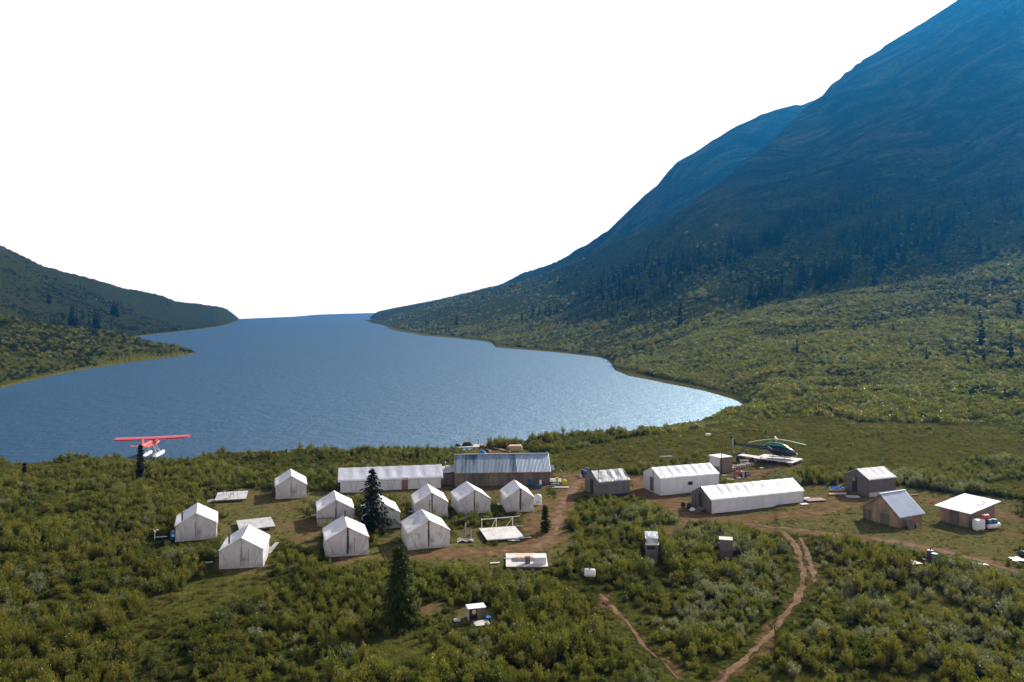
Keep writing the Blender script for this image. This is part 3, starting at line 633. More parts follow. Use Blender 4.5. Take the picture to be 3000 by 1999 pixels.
h1 = hall('tarpaulin_hall', 'white tarpaulin hall with a small dark window and door in its end', 'tarp building', G(c6(325, 765)), math.radians(20.3), 8.7, 4.3, 2.2, 3.15, M_tarp, M_tarpw, M_tarpw, wrinkle=.07)
m = MB(); m.box((4.35, -.06, 1.25), (.62, .06, .42)); m.build('window', M_dark, h1)
m = MB(); m.box((-.03, 2.15, 1.05), (.06, .8, 1.75)); m.build('door', M_plyd, h1)
m = MB(); m.bar((-.05, 1.72, .1), (-.05, 1.72, 2.95), .06); m.build('door_post', M_dtarp, h1)
h2 = hall('tarpaulin_hall', 'longest white tarpaulin hall, with dark grey end wall and wrinkled shiny roof', 'tarp building', G(c6(895, 975)), math.radians(20.3), 13.1, 4.15, 1.62, 2.72, M_tarp, M_tarpw, M_greyw, wrinkle=.07, base=.1)
m = MB(); m.box((-.03, 2.1, 1.15), (.05, .75, 1.6)); m.build('door', M_dark, h2)
m = MB(); m.bar((-.06, 1.66, .2), (-.06, 1.66, 2.1), .09, .05); m.bar((-.06, 2.54, .2), (-.06, 2.54, 2.1), .09, .05); m.bar((-.06, 1.6, 2.1), (-.06, 2.6, 2.1), .09, .05); m.build('door_frame', M_wood, h2)
for s_, yy in ((1, .4), (-1, 3.6)):
    m = MB(); m.box((-.05, yy, .85), (.04, .7, 1.5)); m.build('plywood_panel', M_plyd, h2)
for i in range(3):
    m = MB(); m.box((-.35 - .28 * i, 1.55, .36 - .13 * i), (.30, 1.0, .05)); m.build('step', M_wood, h2)
for yy in (1.1, 2.0): m = MB(); m.bar((-.2, yy, .36), (-1.1, yy, .02), .05, .14); m.build('stringer', M_wood, h2)
h3 = hall('tarpaulin_shed', 'dark grey tarpaulin shed with shiny wrinkled roof and a pole at its corner', 'tarp building', G(c5(400, 795)), math.radians(20.5), 4.35, 4.0, 1.95, 2.95, M_dtarp, M_dtarpw, M_dtarpw, wrinkle=.10, base=.35)
m = MB(); m.box((2.18, .04, .18), (4.3, .05, .5)); m.build('skirt_board', M_dark, h3)
m = MB(); m.box((-.02, 2.0, 1.0), (.06, .8, 1.8)); m.build('door', M_dark, h3)
m = MB(); m.cyl((-.12, -.12, -.1), (-.12, -.12, 4.5), .05, .04, n=8); m.build('corner_pole', M_wood, h3)
m = MB(); m.bar((-.12, -.12, 4.35), (-.5, -.05, 4.75), .05); m.bar((-.12, -.12, 4.4), (.1, -.15, 4.8), .05); m.box((-.5, -.05, 4.8), (.2, .12, .16)); m.build('antenna', M_wood, h3)
h4 = hall('tarpaulin_shed', 'grey shed under a bright canvas roof with an open door in its end', 'tarp building', G(c7(545, 600)), math.radians(21.5), 4.4, 3.9, 2.15, 3.1, M_canvas, M_greyw, M_greyw, wrinkle=.05, flap=.1)
m = MB(); m.box((-.03, 2.3, 1.1), (.06, .75, 1.9)); m.build('doorway', M_dark, h4)
m = MB(); m.box((-.07, 2.45, 1.75), (.04, .5, .5)); m.build('door_board', M_ply, h4)
m = MB(); m.box((-.08, .15, .9), (.1, .3, 1.8)); m.build('corner_post', M_greyw, h4)
m = MB(); m.box((2.2, -.05, .25), (4.4, .05, .5)); m.build('skirt_board', M_grey, h4)
l1 = hall('long_tent', 'long white tent with a brown plywood door, joined to the metal roofed building', 'tent', G(c3(370, 735)), math.radians(10.3), 12.9, 4.4, 1.5, 2.72, M_tarp, M_tarpw, M_canvas_shade, wrinkle=.09, pitch=1.6, flap=.2, over=.3)
m = MB(); m.box((8.2, -.05, .78), (.82, .07, 1.62)); m.build('door', M_door, l1)
for xx in (1.2, 2.2, 3.0, 5.9, 6.9, 9.9, 11.2):
    m = MB(); m.cyl((xx, -.06, 1.45), (xx + (.35 if int(xx) % 2 else -.3), -.09, .1), .013, n=4); m.build('guy_rope', M_black, l1)

# building with sheet metal roof
def metal_roof(t, L, W, wall, ridge, x0, x1, mats, rib=.19, over=.3, ends=.12, rw=.5, panel=.9):
    n = max(1, round((x1 - x0) / panel)); ym = W * rw
    for side in (0, 1):
        (ya, za), (yb, zb) = ((-over, wall - over * (ridge - wall) / ym), (ym, ridge)) if side == 0 else ((W + over, wall - over * (ridge - wall) / (W - ym)), (ym, ridge))
        for k in range(n):
            xa = x0 + (x1 - x0) * k / n; xb = x0 + (x1 - x0) * (k + 1) / n - .004; nr = max(2, round((xb - xa) / rib)); xs = []
            for j in range(nr):
                b0 = xa + (xb - xa) * j / nr; w_ = (xb - xa) / nr
                xs += [(b0, 0), (b0 + w_ * .30, .035), (b0 + w_ * .5, .035), (b0 + w_ * .8, 0)]
            xs.append((xb, 0)); N = len(xs); lift = .03 + .006 * (k % 2) + .002 * R.random()
            vs_ = [(x, y, z + h_ + lift + dz) for dz in (0, -.02) for (y, z) in ((ya, za), (yb, zb)) for x, h_ in xs]
            fs = []
            for j in range(N - 1):
                f1 = (j, j + 1, N + j + 1, N + j); f2 = (2 * N + j, 3 * N + j, 3 * N + j + 1, 2 * N + j + 1)
                fs += [f1, f2, (j + 1, j, 2 * N + j, 2 * N + j + 1), (N + j, N + j + 1, 3 * N + j + 1, 3 * N + j)]
            m = MB(); m.add(vs_, fs); m.build('roof_sheet', mats(xa), t)
    m = MB(); m.bar((x0 - .02, ym, ridge + .075), (x1 + .02, ym, ridge + .075), .28, .03); m.build('ridge_cap', mats(x1 - .1), t)

ang = math.radians(-1.2); p0 = G(c4(312, 668)); p1 = G(c4(1382, 652)); ang = math.atan2(p1.y - p0.y, p1.x - p0.x); Lb = (p1 - p0).length
mh = hall('main_building', 'long dark plywood building with blue grey sheet metal roof by the lake', 'building', p0, ang, Lb, 5.2, 2.0, 3.72, None, M_plyd, M_plyd, wrinkle=0)
metal_roof(mh, Lb, 5.2, 2.0, 3.72, -.05, Lb + .12, lambda x: M_roofnew if x > Lb * .645 else M_roofold)
m = MB(); m.bar((-.05, -.33, 1.80), (Lb + .1, -.33, 1.80), .06, .14); m.build('fascia_board', M_plyred, mh)
for i in range(11):                                          # plywood sheets of the long wall
    w_ = Lb / 11; m = MB(); m.box((w_ * (i + .5), -.045 - .004 * (i % 2), .9), (w_ - .015, .02, 1.72)); o = m.build('plywood_sheet', M_plyd if i % 4 else M_wood, mh)
m = MB(); m.box((9.9, -.12, .45), (.55, .2, .9)); m.build('wall_cabinet', M_blue, mh)
for i in range(14):
    m = MB(); m.box((Lb + .9, .2 + .155 * i, .42), (1.7, .14, .04)); m.build('porch_board', M_grey, mh)
m = MB()
for xx in (Lb + .3, Lb + 1.6):
    for yy in (.2, 2.2): m.bar((xx, yy, -.1), (xx, yy, .4), .1)
m.build('porch_post', M_wood, mh)
m = MB(); m.bar((Lb + 1.7, .15, .4), (Lb + 1.7, .15, 1.35), .08); m.bar((Lb + 1.7, 2.3, .4), (Lb + 1.7, 2.3, 1.6), .08); m.bar((Lb + 1.7, .1, 1.35), (Lb + 1.7, 2.35, 1.6), .09); m.bar((Lb + 1.7, .1, .9), (Lb + 1.7, 2.35, 1.0), .07); m.bar((Lb + 1.7, 1.2, .4), (Lb + 1.7, 1.2, 1.45), .07)
m.build('porch_rail', M_wood, mh)
for i in range(2):
    m = MB(); m.box((Lb + .7 + .1 * i, -.25 - .38 * i, .27 - .15 * i), (1.2 + .5 * i, .36, .07)); m.build('step', M_grey, mh)
m = MB(); m.cyl((Lb + .15, 2.55, 1.75), (Lb + .85, 2.55, 1.75), .34, n=16); m.build('roof_tank', M_steel, mh, True)
lk = thing('lean_to', 'low dark lean-to with a pale sloping roof between long tent and metal roofed building', 'shed', (p0.x - 2.35, p0.y + .6, 0), ang, None, (-.2, 2.4, -.2, 3))
m = MB(); m.box((1.1, 1.4, .7), (2.3, 2.8, 1.6)); m.build('wall', M_plyd, lk)
m = MB(); m.sheet(lambda u, v: (-.1 + u * 2.4, -.12 + v * 3.0, 1.5 + .35 * u + .35 * v + .03 * nz(u * 5, v * 5, 1)), 10, 8, .05); m.build('roof', M_board, lk)
m = MB(); m.cyl((1.1, 1.2, 1.7), (1.1, 1.2, 2.75), .06, n=8); m.cyl((1.1, 1.2, 2.7), (1.1, 1.2, 2.85), .11, n=8); m.build('stovepipe', M_steel, lk)
m = MB(); m.cyl((1.95, 1.9, 1.7), (1.95, 1.9, 2.6), .045, n=8); m.build('vent_pipe', M_black, lk)

# plywood shed with corrugated roof
b3 = hall('plywood_shed', 'plywood shed with steep corrugated metal roof reaching low over its walls', 'shed', G(c7(870, 945)), math.radians(26.5), 3.7, 4.5, 1.32, 3.15, None, M_ply, M_ply, wrinkle=0)
metal_roof(b3, 3.7, 4.5, 1.32, 3.15, -.15, 3.95, lambda x: M_roofgal, over=.25, panel=.95)
m = MB(); m.bar((-.16, -.2, 1.16), (-.16, 2.25, 3.1), .06, .14); m.bar((-.16, 4.7, 1.16), (-.16, 2.25, 3.1), .06, .14); m.build('barge_board', M_wood, b3)
for i in range(4):
    for j in range(2):
        y0 = 1.125 * i; zt = min(1.32 + 1.83 * (1 - abs(y0 + a_ - 2.25) / 2.25) for a_ in (.02, 1.1)) - .08
        if j == 0: m = MB(); m.box((-.015 - .003 * (i % 2), y0 + .5625, .55), (.02, 1.11, 1.2)); m.build('plywood_sheet', M_plyd if i % 2 else M_ply, b3)
        elif zt > 1.3: m = MB(); m.box((-.012, y0 + .5625, (1.16 + zt) / 2), (.018, 1.11, zt - 1.17)); m.build('plywood_sheet', M_ply, b3)
m = MB(); m.box((.0, 0, 0), (.95, .05, 1.2), 0, -.3); o = m.build('old_window', M_plyd); o.location = tuple(G(c7(985, 945)) + Vector((.1, -.1, .52))); o.rotation_euler = (0, 0, math.radians(26)); tag(o, 'old dark framed panel leaning against the plywood shed wall', 'panel')
o['category'] = 'board'; o.name = 'old_board'
m = MB(); m.box((0, 0, 0), (.7, .04, .8), 0, -.5); o = m.build('leaning_sheet', M_ply); o.location = tuple(G(c7(1075, 935)) + Vector((.1, -.05, .32))); o.rotation_euler = (0, 0, math.radians(28)); tag(o, 'brown plywood offcut leaning low against the corrugated roofed shed', 'board')
put(MB().bar((0, 0, 0), (.9, .2, .08), .12, .04).bar((-.5, .3, .02), (.3, -.1, .04), .1, .04).bar((.2, -.2, .02), (.7, -.35, .05), .14, .03), 'scrap_lumber', M_board, 'white scrap boards on the grass before the corrugated roofed shed', 'lumber', G(c7(1110, 965)))

# plywood shed with flat white roof
pc = G(c7(1640, 942)); ang4 = math.radians(30)
b4 = thing('plywood_shed', 'brown plywood shed with flat white mono pitch roof, tanks and barrels at its side', 'shed', (pc.x, pc.y, gz(pc.x, pc.y)), ang4, None, (-.3, 5.2, -.5, 3.6))
def tp(x, y): return 1.62 + .11 * x + .02 * y
Lx, Wy = 4.8, 3.2
for nm, a_, b_, mat in (('front_wall', (0, 0), (Lx, 0), M_wood), ('end_wall', (0, Wy), (0, 0), M_ply), ('back_wall', (Lx, Wy), (0, Wy), M_ply), ('end_wall', (Lx, 0), (Lx, Wy), M_ply)):
    m = MB(); dx, dy = b_[0] - a_[0], b_[1] - a_[1]; l_ = math.hypot(dx, dy); nx_, ny_ = -dy / l_ * .04, dx / l_ * .04
    vs_ = [(a_[0], a_[1], -.1), (b_[0], b_[1], -.1), (b_[0], b_[1], tp(*b_)), (a_[0], a_[1], tp(*a_))]
    m.add(vs_ + [(x + nx_, y + ny_, z) for x, y, z in vs_], [(0, 1, 2, 3), (7, 6, 5, 4), (0, 4, 5, 1), (1, 5, 6, 2), (2, 6, 7, 3), (3, 7, 4, 0)]); m.build(nm, mat, b4)
for i in range(3):
    m = MB(); m.box((-.03 - .004 * (i % 2), .55 + 1.06 * i, .78), (.025, 1.04, 1.55)); m.build('plywood_sheet', (M_ply, M_plyd, M_ply)[i], b4)
m = MB(); m.sheet(lambda u, v: (-.45 + u * (Lx + .95), -.4 + v * (Wy + .8), tp(-.45 + u * (Lx + .95), v * Wy) + .07 + .015 * nz(u * 8, v * 6, 3)), 16, 12, .06); m.build('roof', M_white, b4)
m = MB(); m.cyl((1.0, .5, 1.95), (3.1, .2, 2.1), .02, n=5); m.cyl((2.2, 1.0, 2.05), (3.2, .05, 2.0), .02, n=5); m.build('roof_rope', M_black, b4)
m = MB(); m.bar((3.2, -.02, 1.9), (3.6, .5, 2.35), .04); m.bar((3.6, .5, 2.1), (3.6, .5, 2.4), .04); m.build('roof_bracket', M_wood, b4)

# white roofed hut with chimney pole
pc = G(c5(1757, 522)); hut = thing('plywood_hut', 'square hut with flat white roof, pale and brown walls and a tall thin chimney pipe', 'hut', (pc.x, pc.y, gz(pc.x, pc.y)), math.radians(28), None, (-.3, 2.6, -.3, 2.6))
for nm, c_, d_, mat in (('front_wall', (1.15, .03, 1.08), (2.3, .06, 2.3), M_wood), ('side_wall', (.03, 1.15, 1.08), (.06, 2.16, 2.3), M_tarpw), ('side_wall', (2.27, 1.15, 1.08), (.06, 2.16, 2.3), M_wood), ('back_wall', (1.15, 2.27, 1.08), (2.3, .06, 2.3), M_wood)):
    MB().box(c_, d_).build(nm, mat, hut)
MB().box((-.015, 1.2, .45), (.03, 2.1, 1.0)).build('skirt_board', M_ply, hut)
MB().box((1.15, 1.15, 2.27), (2.45, 2.45, .08)).build('roof', M_white, hut)
m = MB(); m.cyl((.18, -.14, .0), (.18, -.14, 3.1), .05, n=8); m.box((.18, -.14, 3.1), (.22, .06, .14)); m.build('chimney_pipe', M_black, hut)
m = MB(); m.bar((-.5, 1.9, 1.95), (.1, 1.9, 1.95), .05); m.bar((-.1, .3, .6), (-.3, .1, 1.3), .04); m.build('bracket', M_wood, hut)

# outhouses
pc = G((1893, 1648)); oh = thing('outhouse', 'narrow dark plywood outhouse with white tarpaulin roof in two steps', 'outhouse', (pc.x, pc.y, gz(pc.x, pc.y)), math.radians(-6), None, (-.4, 1.6, -2.6, 1.6))
for nm, c_, d_, mat in (('front_wall', (.55, .02, .80), (1.1, .04, 1.7), M_greyw), ('side_wall', (.02, .65, .95), (.04, 1.22, 2.0), M_plyd), ('side_wall', (1.08, .65, .95), (.04, 1.22, 2.0), M_wood), ('back_wall', (.55, 1.28, 1.05), (1.1, .04, 2.2), M_plyd), ('upper_wall', (.55, .42, 1.95), (1.06, .04, .5), M_grey)):
    MB().box(c_, d_).build(nm, mat, oh)
MB().box((.46, -.005, 1.36), (.78, .02, .28)).build('vent_opening', M_dark, oh)
MB().sheet(lambda u, v: (-.06 + 1.22 * u, -.1 + .5 * v, 1.70 + .08 * v + .015 * nz(u * 5, v, 2)), 8, 3, .05).build('lower_roof', M_white, oh)
MB().sheet(lambda u, v: (-.06 + 1.22 * u, .32 + 1.05 * v, 2.15 + .38 * v + .03 * nz(u * 6, v * 4, 2)), 12, 8, .04).build('upper_roof', M_tarp, oh)
pc = G((2108, 1640)); oh2 = thing('outhouse', 'plain dark weathered outhouse box standing alone among the willows', 'outhouse', (pc.x, pc.y, gz(pc.x, pc.y)), math.radians(-13), None, (-.4, 1.5, -1.6, 1.2))
for nm, c_, d_ in (('front_wall', (.58, .02, .86), (1.16, .04, 1.85)), ('side_wall', (.02, .48, .86), (.04, .88, 1.82)), ('side_wall', (1.14, .48, .86), (.04, .88, 1.82)), ('back_wall', (.58, .94, .86), (1.16, .04, 1.85))):
    MB().box(c_, d_).build(nm, M_greyw, oh2)
MB().box((.58, .48, 1.815), (1.24, 1.04, .05)).build('roof', M_board, oh2)

# open toilet box in the brush
pc = G(c8(1130, 942)); tb = thing('toilet_box', 'small white topped plywood box with a round hole, open side facing the brush', 'box', (pc.x, pc.y, gz(pc.x, pc.y)), math.radians(17), None, (-1.2, 1.9, -1.0, 1.2))
MB().box((.65, .40, .93), (1.42, .9, .04), 0, .03).build('lid', M_white, tb)
MB().box((.02, .42, .42), (.03, .78, .96)).build('side_wall', M_grey, tb); MB().box((1.28, .42, .42), (.03, .78, .96)).build('side_wall', M_plyd, tb)
MB().box((.65, .80, .42), (1.25, .03, .96)).build('back_wall', M_wood, tb); MB().box((.95, .05, .40), (.62, .03, .9)).build('front_board', M_plyd, tb)
m = MB(); m.lathe([(.10, -.02), (.17, -.02), (.17, .02), (.10, .02)], 16, Matrix.Translation((.42, .06, .62)) @ Matrix.Rotation(math.pi / 2, 4, 'X')); m.build('ring', M_lumber, tb)
pc = G(c8(1260, 965)); put(MB().box((0, 0, .08), (1.15, .75, .03), 0, .12), 'plywood_board', M_board, 'white board lying on the ground before the small toilet box', 'board', (pc.x, pc.y, gz(pc.x, pc.y)), .3)
pc = G(c8(1010, 945)); put(MB().box((0, 0, .1), (.5, .4, .03), 0, .2), 'plywood_board', M_grey, 'small grey board beside the toilet box', 'board', (pc.x, pc.y, gz(pc.x, pc.y)), .2)
pc = G(c8(1330, 930)); put(MB().lathe([(.10, 0), (.17, .02), (.2, .26), (.21, .28)], 12), 'bucket', M_jug, 'bright blue bucket beside the toilet box', 'bucket', (pc.x, pc.y, gz(pc.x, pc.y)), 0, smooth=True)
# ---------------------------------------------------------------- platforms, boards, barrels, small things
def deck(label, cs, hgt, mat, nb, cat='platform'):           # cs: photo points of left-front, right-front, right-back, left-back
    a, b_, c_, d_ = [G(p, hgt) for p in cs]; o = (a + b_ + c_ + d_) / 4; ang_ = math.atan2(b_.y - a.y, b_.x - a.x)
    L = ((b_ - a).length + (c_ - d_).length) / 2; W = ((d_ - a).length + (c_ - b_).length) / 2; z0 = gz(o.x, o.y)
    t = thing('tent_platform', label, cat, (o.x, o.y, z0), ang_, None, (-L / 2 - .2, L / 2 + .2, -W / 2 - .3, W / 2 + .2))
    for k in range(nb):
        w_ = L / nb; m = MB(); m.box((-L / 2 + w_ * (k + .5), 0, hgt - .02 + .004 * (k % 3)), (w_ - .012, W, .035)); m.build('deck_sheet', mat, t)
    m = MB()
    for yy in (-W / 2 + .1, 0, W / 2 - .1): m.bar((-L / 2 + .03, yy, hgt - .12), (L / 2 - .03, yy, hgt - .12), .09, .14)
    m.build('joist', M_wood, t)
    m = MB()
    for xx in (-L / 2 + .15, L / 2 - .15):
        for yy in (-W / 2 + .1, W / 2 - .1): m.bar((xx, yy, -.2), (xx, yy, hgt - .18), .12)
    m.build('leg', M_wood, t)
    return t, L, W, ang_
t, L, W, a_ = deck('grey tent platform with bare metal chair frames standing on it', [c2(130, 768), c2(512, 745), c2(514, 648), c2(145, 675)], .35, M_grey, 4)
def chair(px, label):
    p = G(px, .36); th = thing('metal_chair', label, 'chair', (p.x, p.y, gz(p.x, p.y) + .35), .3, 'metal chair frames on the platform')
    for sx in (-.2, .2):
        for sy in (-.2, .2): m = MB(); m.cyl((sx, sy, 0), (sx, sy, .45 if sy < 0 else .95), .016, n=5); m.build('leg', M_black, th)
    m = MB(); m.box((0, 0, .45), (.42, .42, .025)); m.build('seat', M_plyd, th)
    m = MB(); m.bar((-.2, .2, .93), (.2, .2, .93), .03, .12); m.build('backrest', M_black, th)
chair(c2(245, 700), 'dark metal chair frame upright on the bare tent platform'); chair(c2(330, 735), 'dark metal chair frame upright on the bare tent platform')
p = G(c2(335, 740), .36)
put(MB().cyl((-.55, 0, 0), (-.55, 0, 1.1), .018, n=5).cyl((.45, .1, 0), (.45, .1, 1.1), .018, n=5).cyl((-.55, 0, 1.1), (.45, .1, 1.1), .018, n=5), 'bed_frame', M_black, 'thin dark metal hoop frame standing on the bare tent platform', 'frame', (p.x, p.y + .3, gz(p.x, p.y) + .35))
deck('empty grey plank tent platform on the grass behind a wall tent', [c2(410, 1132), c2(850, 1085), c2(805, 972), c2(385, 1015)], .4, M_grey, 3)
t, L, W, a_ = deck('whitish tent platform carrying a white pole ridge frame', [c4(655, 1275), c4(1085, 1245), c4(1000, 1120), c4(605, 1145)], .25, M_board, 4)
m = MB(); H = 1.25
y0, y1 = -W / 2 + .05, W / 2 - .3
for f, yb in ((-.44, y1), (-.04, y1), (.42, y1)): m.cyl((L * f, yb, .25), (L * f, yb, H + .1), .03, n=6)
m.cyl((-L * .46, y1, H), (L * .62, y1, H + .1), .035, n=6); m.cyl((-L * .18, y1, .3), (-L * .04, y1, H), .022, n=6); m.cyl((L * .22, y1, .3), (L * .42, y1, H), .022, n=6)
m.build('pole_frame', M_white, t)
m = MB(); m.bar((-L * .5, -W / 2, .2), (L * .68, -W / 2 - .05, .2), .08); m.bar((L * .3, W / 2, .2), (L * .75, W / 2 + .05, .2), .07); m.build('edge_plank', M_grey, t)
p = G(c4(975, 1285)); put(MB().sheet(lambda u, v: (-.6 + 1.2 * u, -.22 + .44 * v, .12 + .05 * nz(u * 5, v * 3, 1)), 8, 4, .03), 'fallen_sheet', M_board, 'pale sheet fallen at the front edge of the pole framed platform', 'board', (p.x, p.y, gz(p.x, p.y)), .15, foot=(-.7, .7, -.4, .4))

# panels piled beyond the big spruce
t, L, W, a_ = deck('low white platform with boards and cabinets piled on it beside the brush', [c4(930, 1560), c4(1385, 1558), c4(1310, 1400), c4(848, 1425)], .2, M_board, 4)
p = G(c4(1095, 1440), .5); put(MB().box((0, 0, .3), (1.65, 1.0, .06), 0, .05).box((0, 0, .12), (1.5, .9, .3)), 'particle_board_stack', M_tan, 'tan particle boards stacked on the low white platform', 'boards', (p.x, p.y, gz(p.x, p.y) + .2), .02)
p = G(c4(1255, 1440), .5); put(MB().box((0, 0, .27), (1.35, .95, .05), 0, .03).box((0, 0, .1), (1.2, .85, .28)), 'white_board_stack', M_white, 'white board stack next to the tan particle boards', 'boards', (p.x + .05, p.y, gz(p.x, p.y) + .2), .02)
p = G(c4(1265, 1545)); put(MB().box((0, 0, .3), (1.15, .35, .62)).box((0, -.18, .3), (1.0, .02, .5)), 'white_cabinet', M_plastic, 'pale grey cabinet on its side in front of the white board stack', 'cabinet', (p.x, p.y - .2, gz(p.x, p.y) + .2), .03)
p = G(c4(1130, 1545)); put(MB().box((0, 0, .3), (.45, .35, .6)).box((0, -.01, .62), (.5, .4, .04)).box((0, -.18, .3), (.3, .02, .4)), 'small_stove', M_plyd, 'small dark grey stove box before the tan particle boards', 'stove', (p.x, p.y - .15, gz(p.x, p.y) + .2), .03)
p = G(c4(765, 1535)); put(MB().bar((-.45, 0, .1), (.45, .1, .14), .3, .03), 'plank', M_board, 'single white plank lying in the grass beside the low white platform', 'plank', (p.x, p.y, gz(p.x, p.y)), 0, foot=(-.6, .6, -.3, .3))
p = G(c4(945, 1475), .2); put(MB().bar((-.7, 0, .05), (.7, -.05, .05), .1, .05), 'plank', M_grey, 'narrow grey batten lying across the low white platform', 'plank', (p.x, p.y, gz(p.x, p.y) + .22))

# standing planks and tarp scraps
p = G(c4(430, 1262)); sp_ = thing('plank_stand', 'grey planks standing upright over a heap of crumpled white sheeting', 'planks', (p.x, p.y, gz(p.x, p.y)), 0, None, (-.9, 1.0, -.6, .5))
for i, (x, h_, lean) in enumerate(((-.12, 1.6, .10), (.0, 1.68, .06), (.08, 1.55, .03), (.62, 1.05, .05), (.72, 1.0, -.02))):
    m = MB(); m.bar((x, 0, 0), (x + lean, .1, h_), .1, .04); m.build('plank', M_grey if i % 2 else M_wood, sp_)
p = G(c4(430, 1285)); put(MB().sheet(lambda u, v: (-.8 + 1.7 * u, -.35 + .8 * v, .06 + .22 * abs(nz(u * 4, v * 3, 5))), 20, 12, .02), 'crumpled_sheeting', M_canvass, 'crumpled white sheeting heaped under the standing planks', 'tarp', (p.x, p.y, gz(p.x, p.y)), smooth=False)

def tank_v(label, p, r, h_, mat, flat=1.0):
    m = MB(); m.lathe([(r * .86, 0), (r, .05), (r, h_ * .8), (r * .92, h_ * .92), (r * .6, h_), (r * .2, h_ + .02)], 20, Matrix.Diagonal((1, flat, 1, 1)))
    t = thing('water_tank', label, 'tank', (p.x, p.y, gz(p.x, p.y)), .2, None, (-r - .2, r + .2, -r - .2, r + .2)); m.build('shell', mat, t, True)
    MB().cyl((0, 0, h_), (0, 0, h_ + .07), .12, n=12).build('lid', mat, t); MB().box((0, -r * flat - .01, h_ * .35), (.3, .03, .05)).build('outlet', M_black, t)
tank_v('upright white plastic water tank beside the smallest wall tent', G(c4(1245, 882)), .46, 1.25, M_plastic, .8)
# horizontal tanks
def tank_h(label, p, r, L, rz, mat, z=0.0, feet=True, cat='tank', name='fuel_tank'):
    t = thing(name, label, cat, (p.x, p.y, gz(p.x, p.y) + z), rz, None, (-L / 2 - .2, L / 2 + .2, -r - .2, r + .2)); M = Matrix.Translation((-L / 2, 0, r + .12)) @ Matrix.Rotation(math.pi / 2, 4, 'Y')
    MB().lathe([(r * .5, 0), (r * .9, .03), (r, .10), (r, L - .1), (r * .9, L - .03), (r * .5, L)], 20, M).build('shell', mat, t, True)
    if feet:
        for xx in (-L * .3, L * .3): MB().box((xx, 0, .1), (.1, r * 1.3, .25)).build('cradle', M_wood, t)
    MB().cyl((0, 0, 2 * r + .08), (0, 0, 2 * r + .2), .06, n=8).build('filler_cap', M_black, t)
    return t
p = G(c7(1745, 968)); m = MB(); m.loft([(-.52, 0, .62, .30, .50), (-.46, 0, .62, .36, .56), (.46, 0, .62, .36, .56), (.52, 0, .62, .30, .50)], 20, 5.0)
t = thing('fuel_tank', 'white boxy fuel tank with rounded edges against the flat roofed shed', 'tank', (p.x, p.y, gz(p.x, p.y)), math.radians(12), None, (-.8, .8, -.7, .7)); m.build('shell', M_plastic, t, True)
for xx in (-.36, .36): MB().box((xx, 0, .05), (.08, .5, .25)).build('leg', M_yellow, t)
MB().cyl((.1, 0, 1.15), (.1, 0, 1.27), .06, n=8).build('filler_cap', M_black, t)
def barrel_m(r=.29, h_=.88):
    return MB().lathe([(r * .96, 0), (r, .02), (r, h_ * .31), (r * 1.04, h_ * .33), (r, h_ * .35), (r, h_ * .64), (r * 1.04, h_ * .66), (r, h_ * .68), (r, h_ - .02), (r * .97, h_), (r * .93, h_ - .015)], 18)
def barrel(label, p, mat, z=0.0, lid=None, lay=None):
    t = thing('barrel', label, 'barrel', (p.x, p.y, gz(p.x, p.y) + z), R.random(), None, (-.45, .45, -.45, .45))
    m = barrel_m()
    if lay is not None:
        o = m.build('shell', mat, t, True); t.rotation_euler = (math.pi / 2, 0, lay); t.location.z += .3
    else: o = m.build('shell', mat, t, True)
    MB().cyl((0, 0, .862), (0, 0, .874), .265, n=18).build('lid', lid or mat, t); MB().cyl((.15, 0, .872), (.15, 0, .9), .03, n=8).build('bung', M_steel, t)
barrel('upright blue barrel next to the white boxy tank at the flat roofed shed', G(c7(1858, 950)), M_blue, .1); barrel('upright blue barrel by the white cylinder at the end of the flat roofed shed', G(c7(1912, 945)), M_blue, .1)
barrel('faded red barrel lying on top of the two blue barrels', G(c7(1845, 952)), M_red, .98, lay=math.radians(-70))
tank_h('long white cylinder lying on the ground before the blue barrels', G(c7(1890, 962)), .24, 1.1, math.radians(14), M_plastic, name='gas_cylinder', feet=False)
tank_h('short white cylinder lying at the end of the flat roofed shed', G(c7(1950, 945)), .23, .6, math.radians(20), M_plastic, name='gas_cylinder', feet=False)
barrel('rusty brown barrel with a pump on top beside the track', G(c7(1215, 1290)), M_rust, 0, M_white); barrel('dark blue barrel with white lid beside the rusty barrel', G(c7(1262, 1328)), M_blue, 0, M_white)
p = G(c7(1215, 1290)); put(MB().cyl((0, 0, 0), (0, 0, .22), .05, n=8).bar((0, 0, .18), (.28, 0, .26), .05).cyl((.2, 0, 0), (.2, 0, .2), .025, n=6).box((0, 0, .25), (.12, .12, .1)), 'hand_pump', M_black, 'black hand pump fixed on top of the rusty barrel', 'pump', (p.x, p.y, gz(p.x, p.y) + .88))
p = G(c7(1200, 1295)); put(MB().box((0, 0, .06), (.7, .5, .08)), 'pallet_board', M_rust, 'reddish board under the rusty barrel beside the track', 'board', (p.x - .3, p.y - .2, gz(p.x, p.y)))
def scrap(label, p, sx, sy, mat, name='plywood_board', rz=0, cat='board', bend=.06, z=.06):
    put(MB().sheet(lambda u, v: (sx * (u - .5) * (1 - .2 * math.sin(v * 3)), sy * (v - .5), z + bend * nz(u * 3 + sx, v * 3, 4) + bend), 10, 8, .025), name, mat, label, cat, (p.x, p.y, gz(p.x, p.y)), rz, foot=(-sx / 2 - .3, sx / 2 + .3, -sy / 2 - .8, sy / 2 + .2))
scrap('pale crumpled sheet in the grass near the two track side barrels', G(c7(1025, 1335)), 1.3, 1.1, M_tan, 'crumpled_sheet', .1)
scrap('white board in the brush edge beyond the two track side barrels', G(c7(1740, 1352)), 1.7, .7, M_board, rz=-.1)
scrap('bright white board beside the track with dark clutter behind it', G(c7(2190, 1300)), 1.6, 1.1, M_white, rz=-.2)
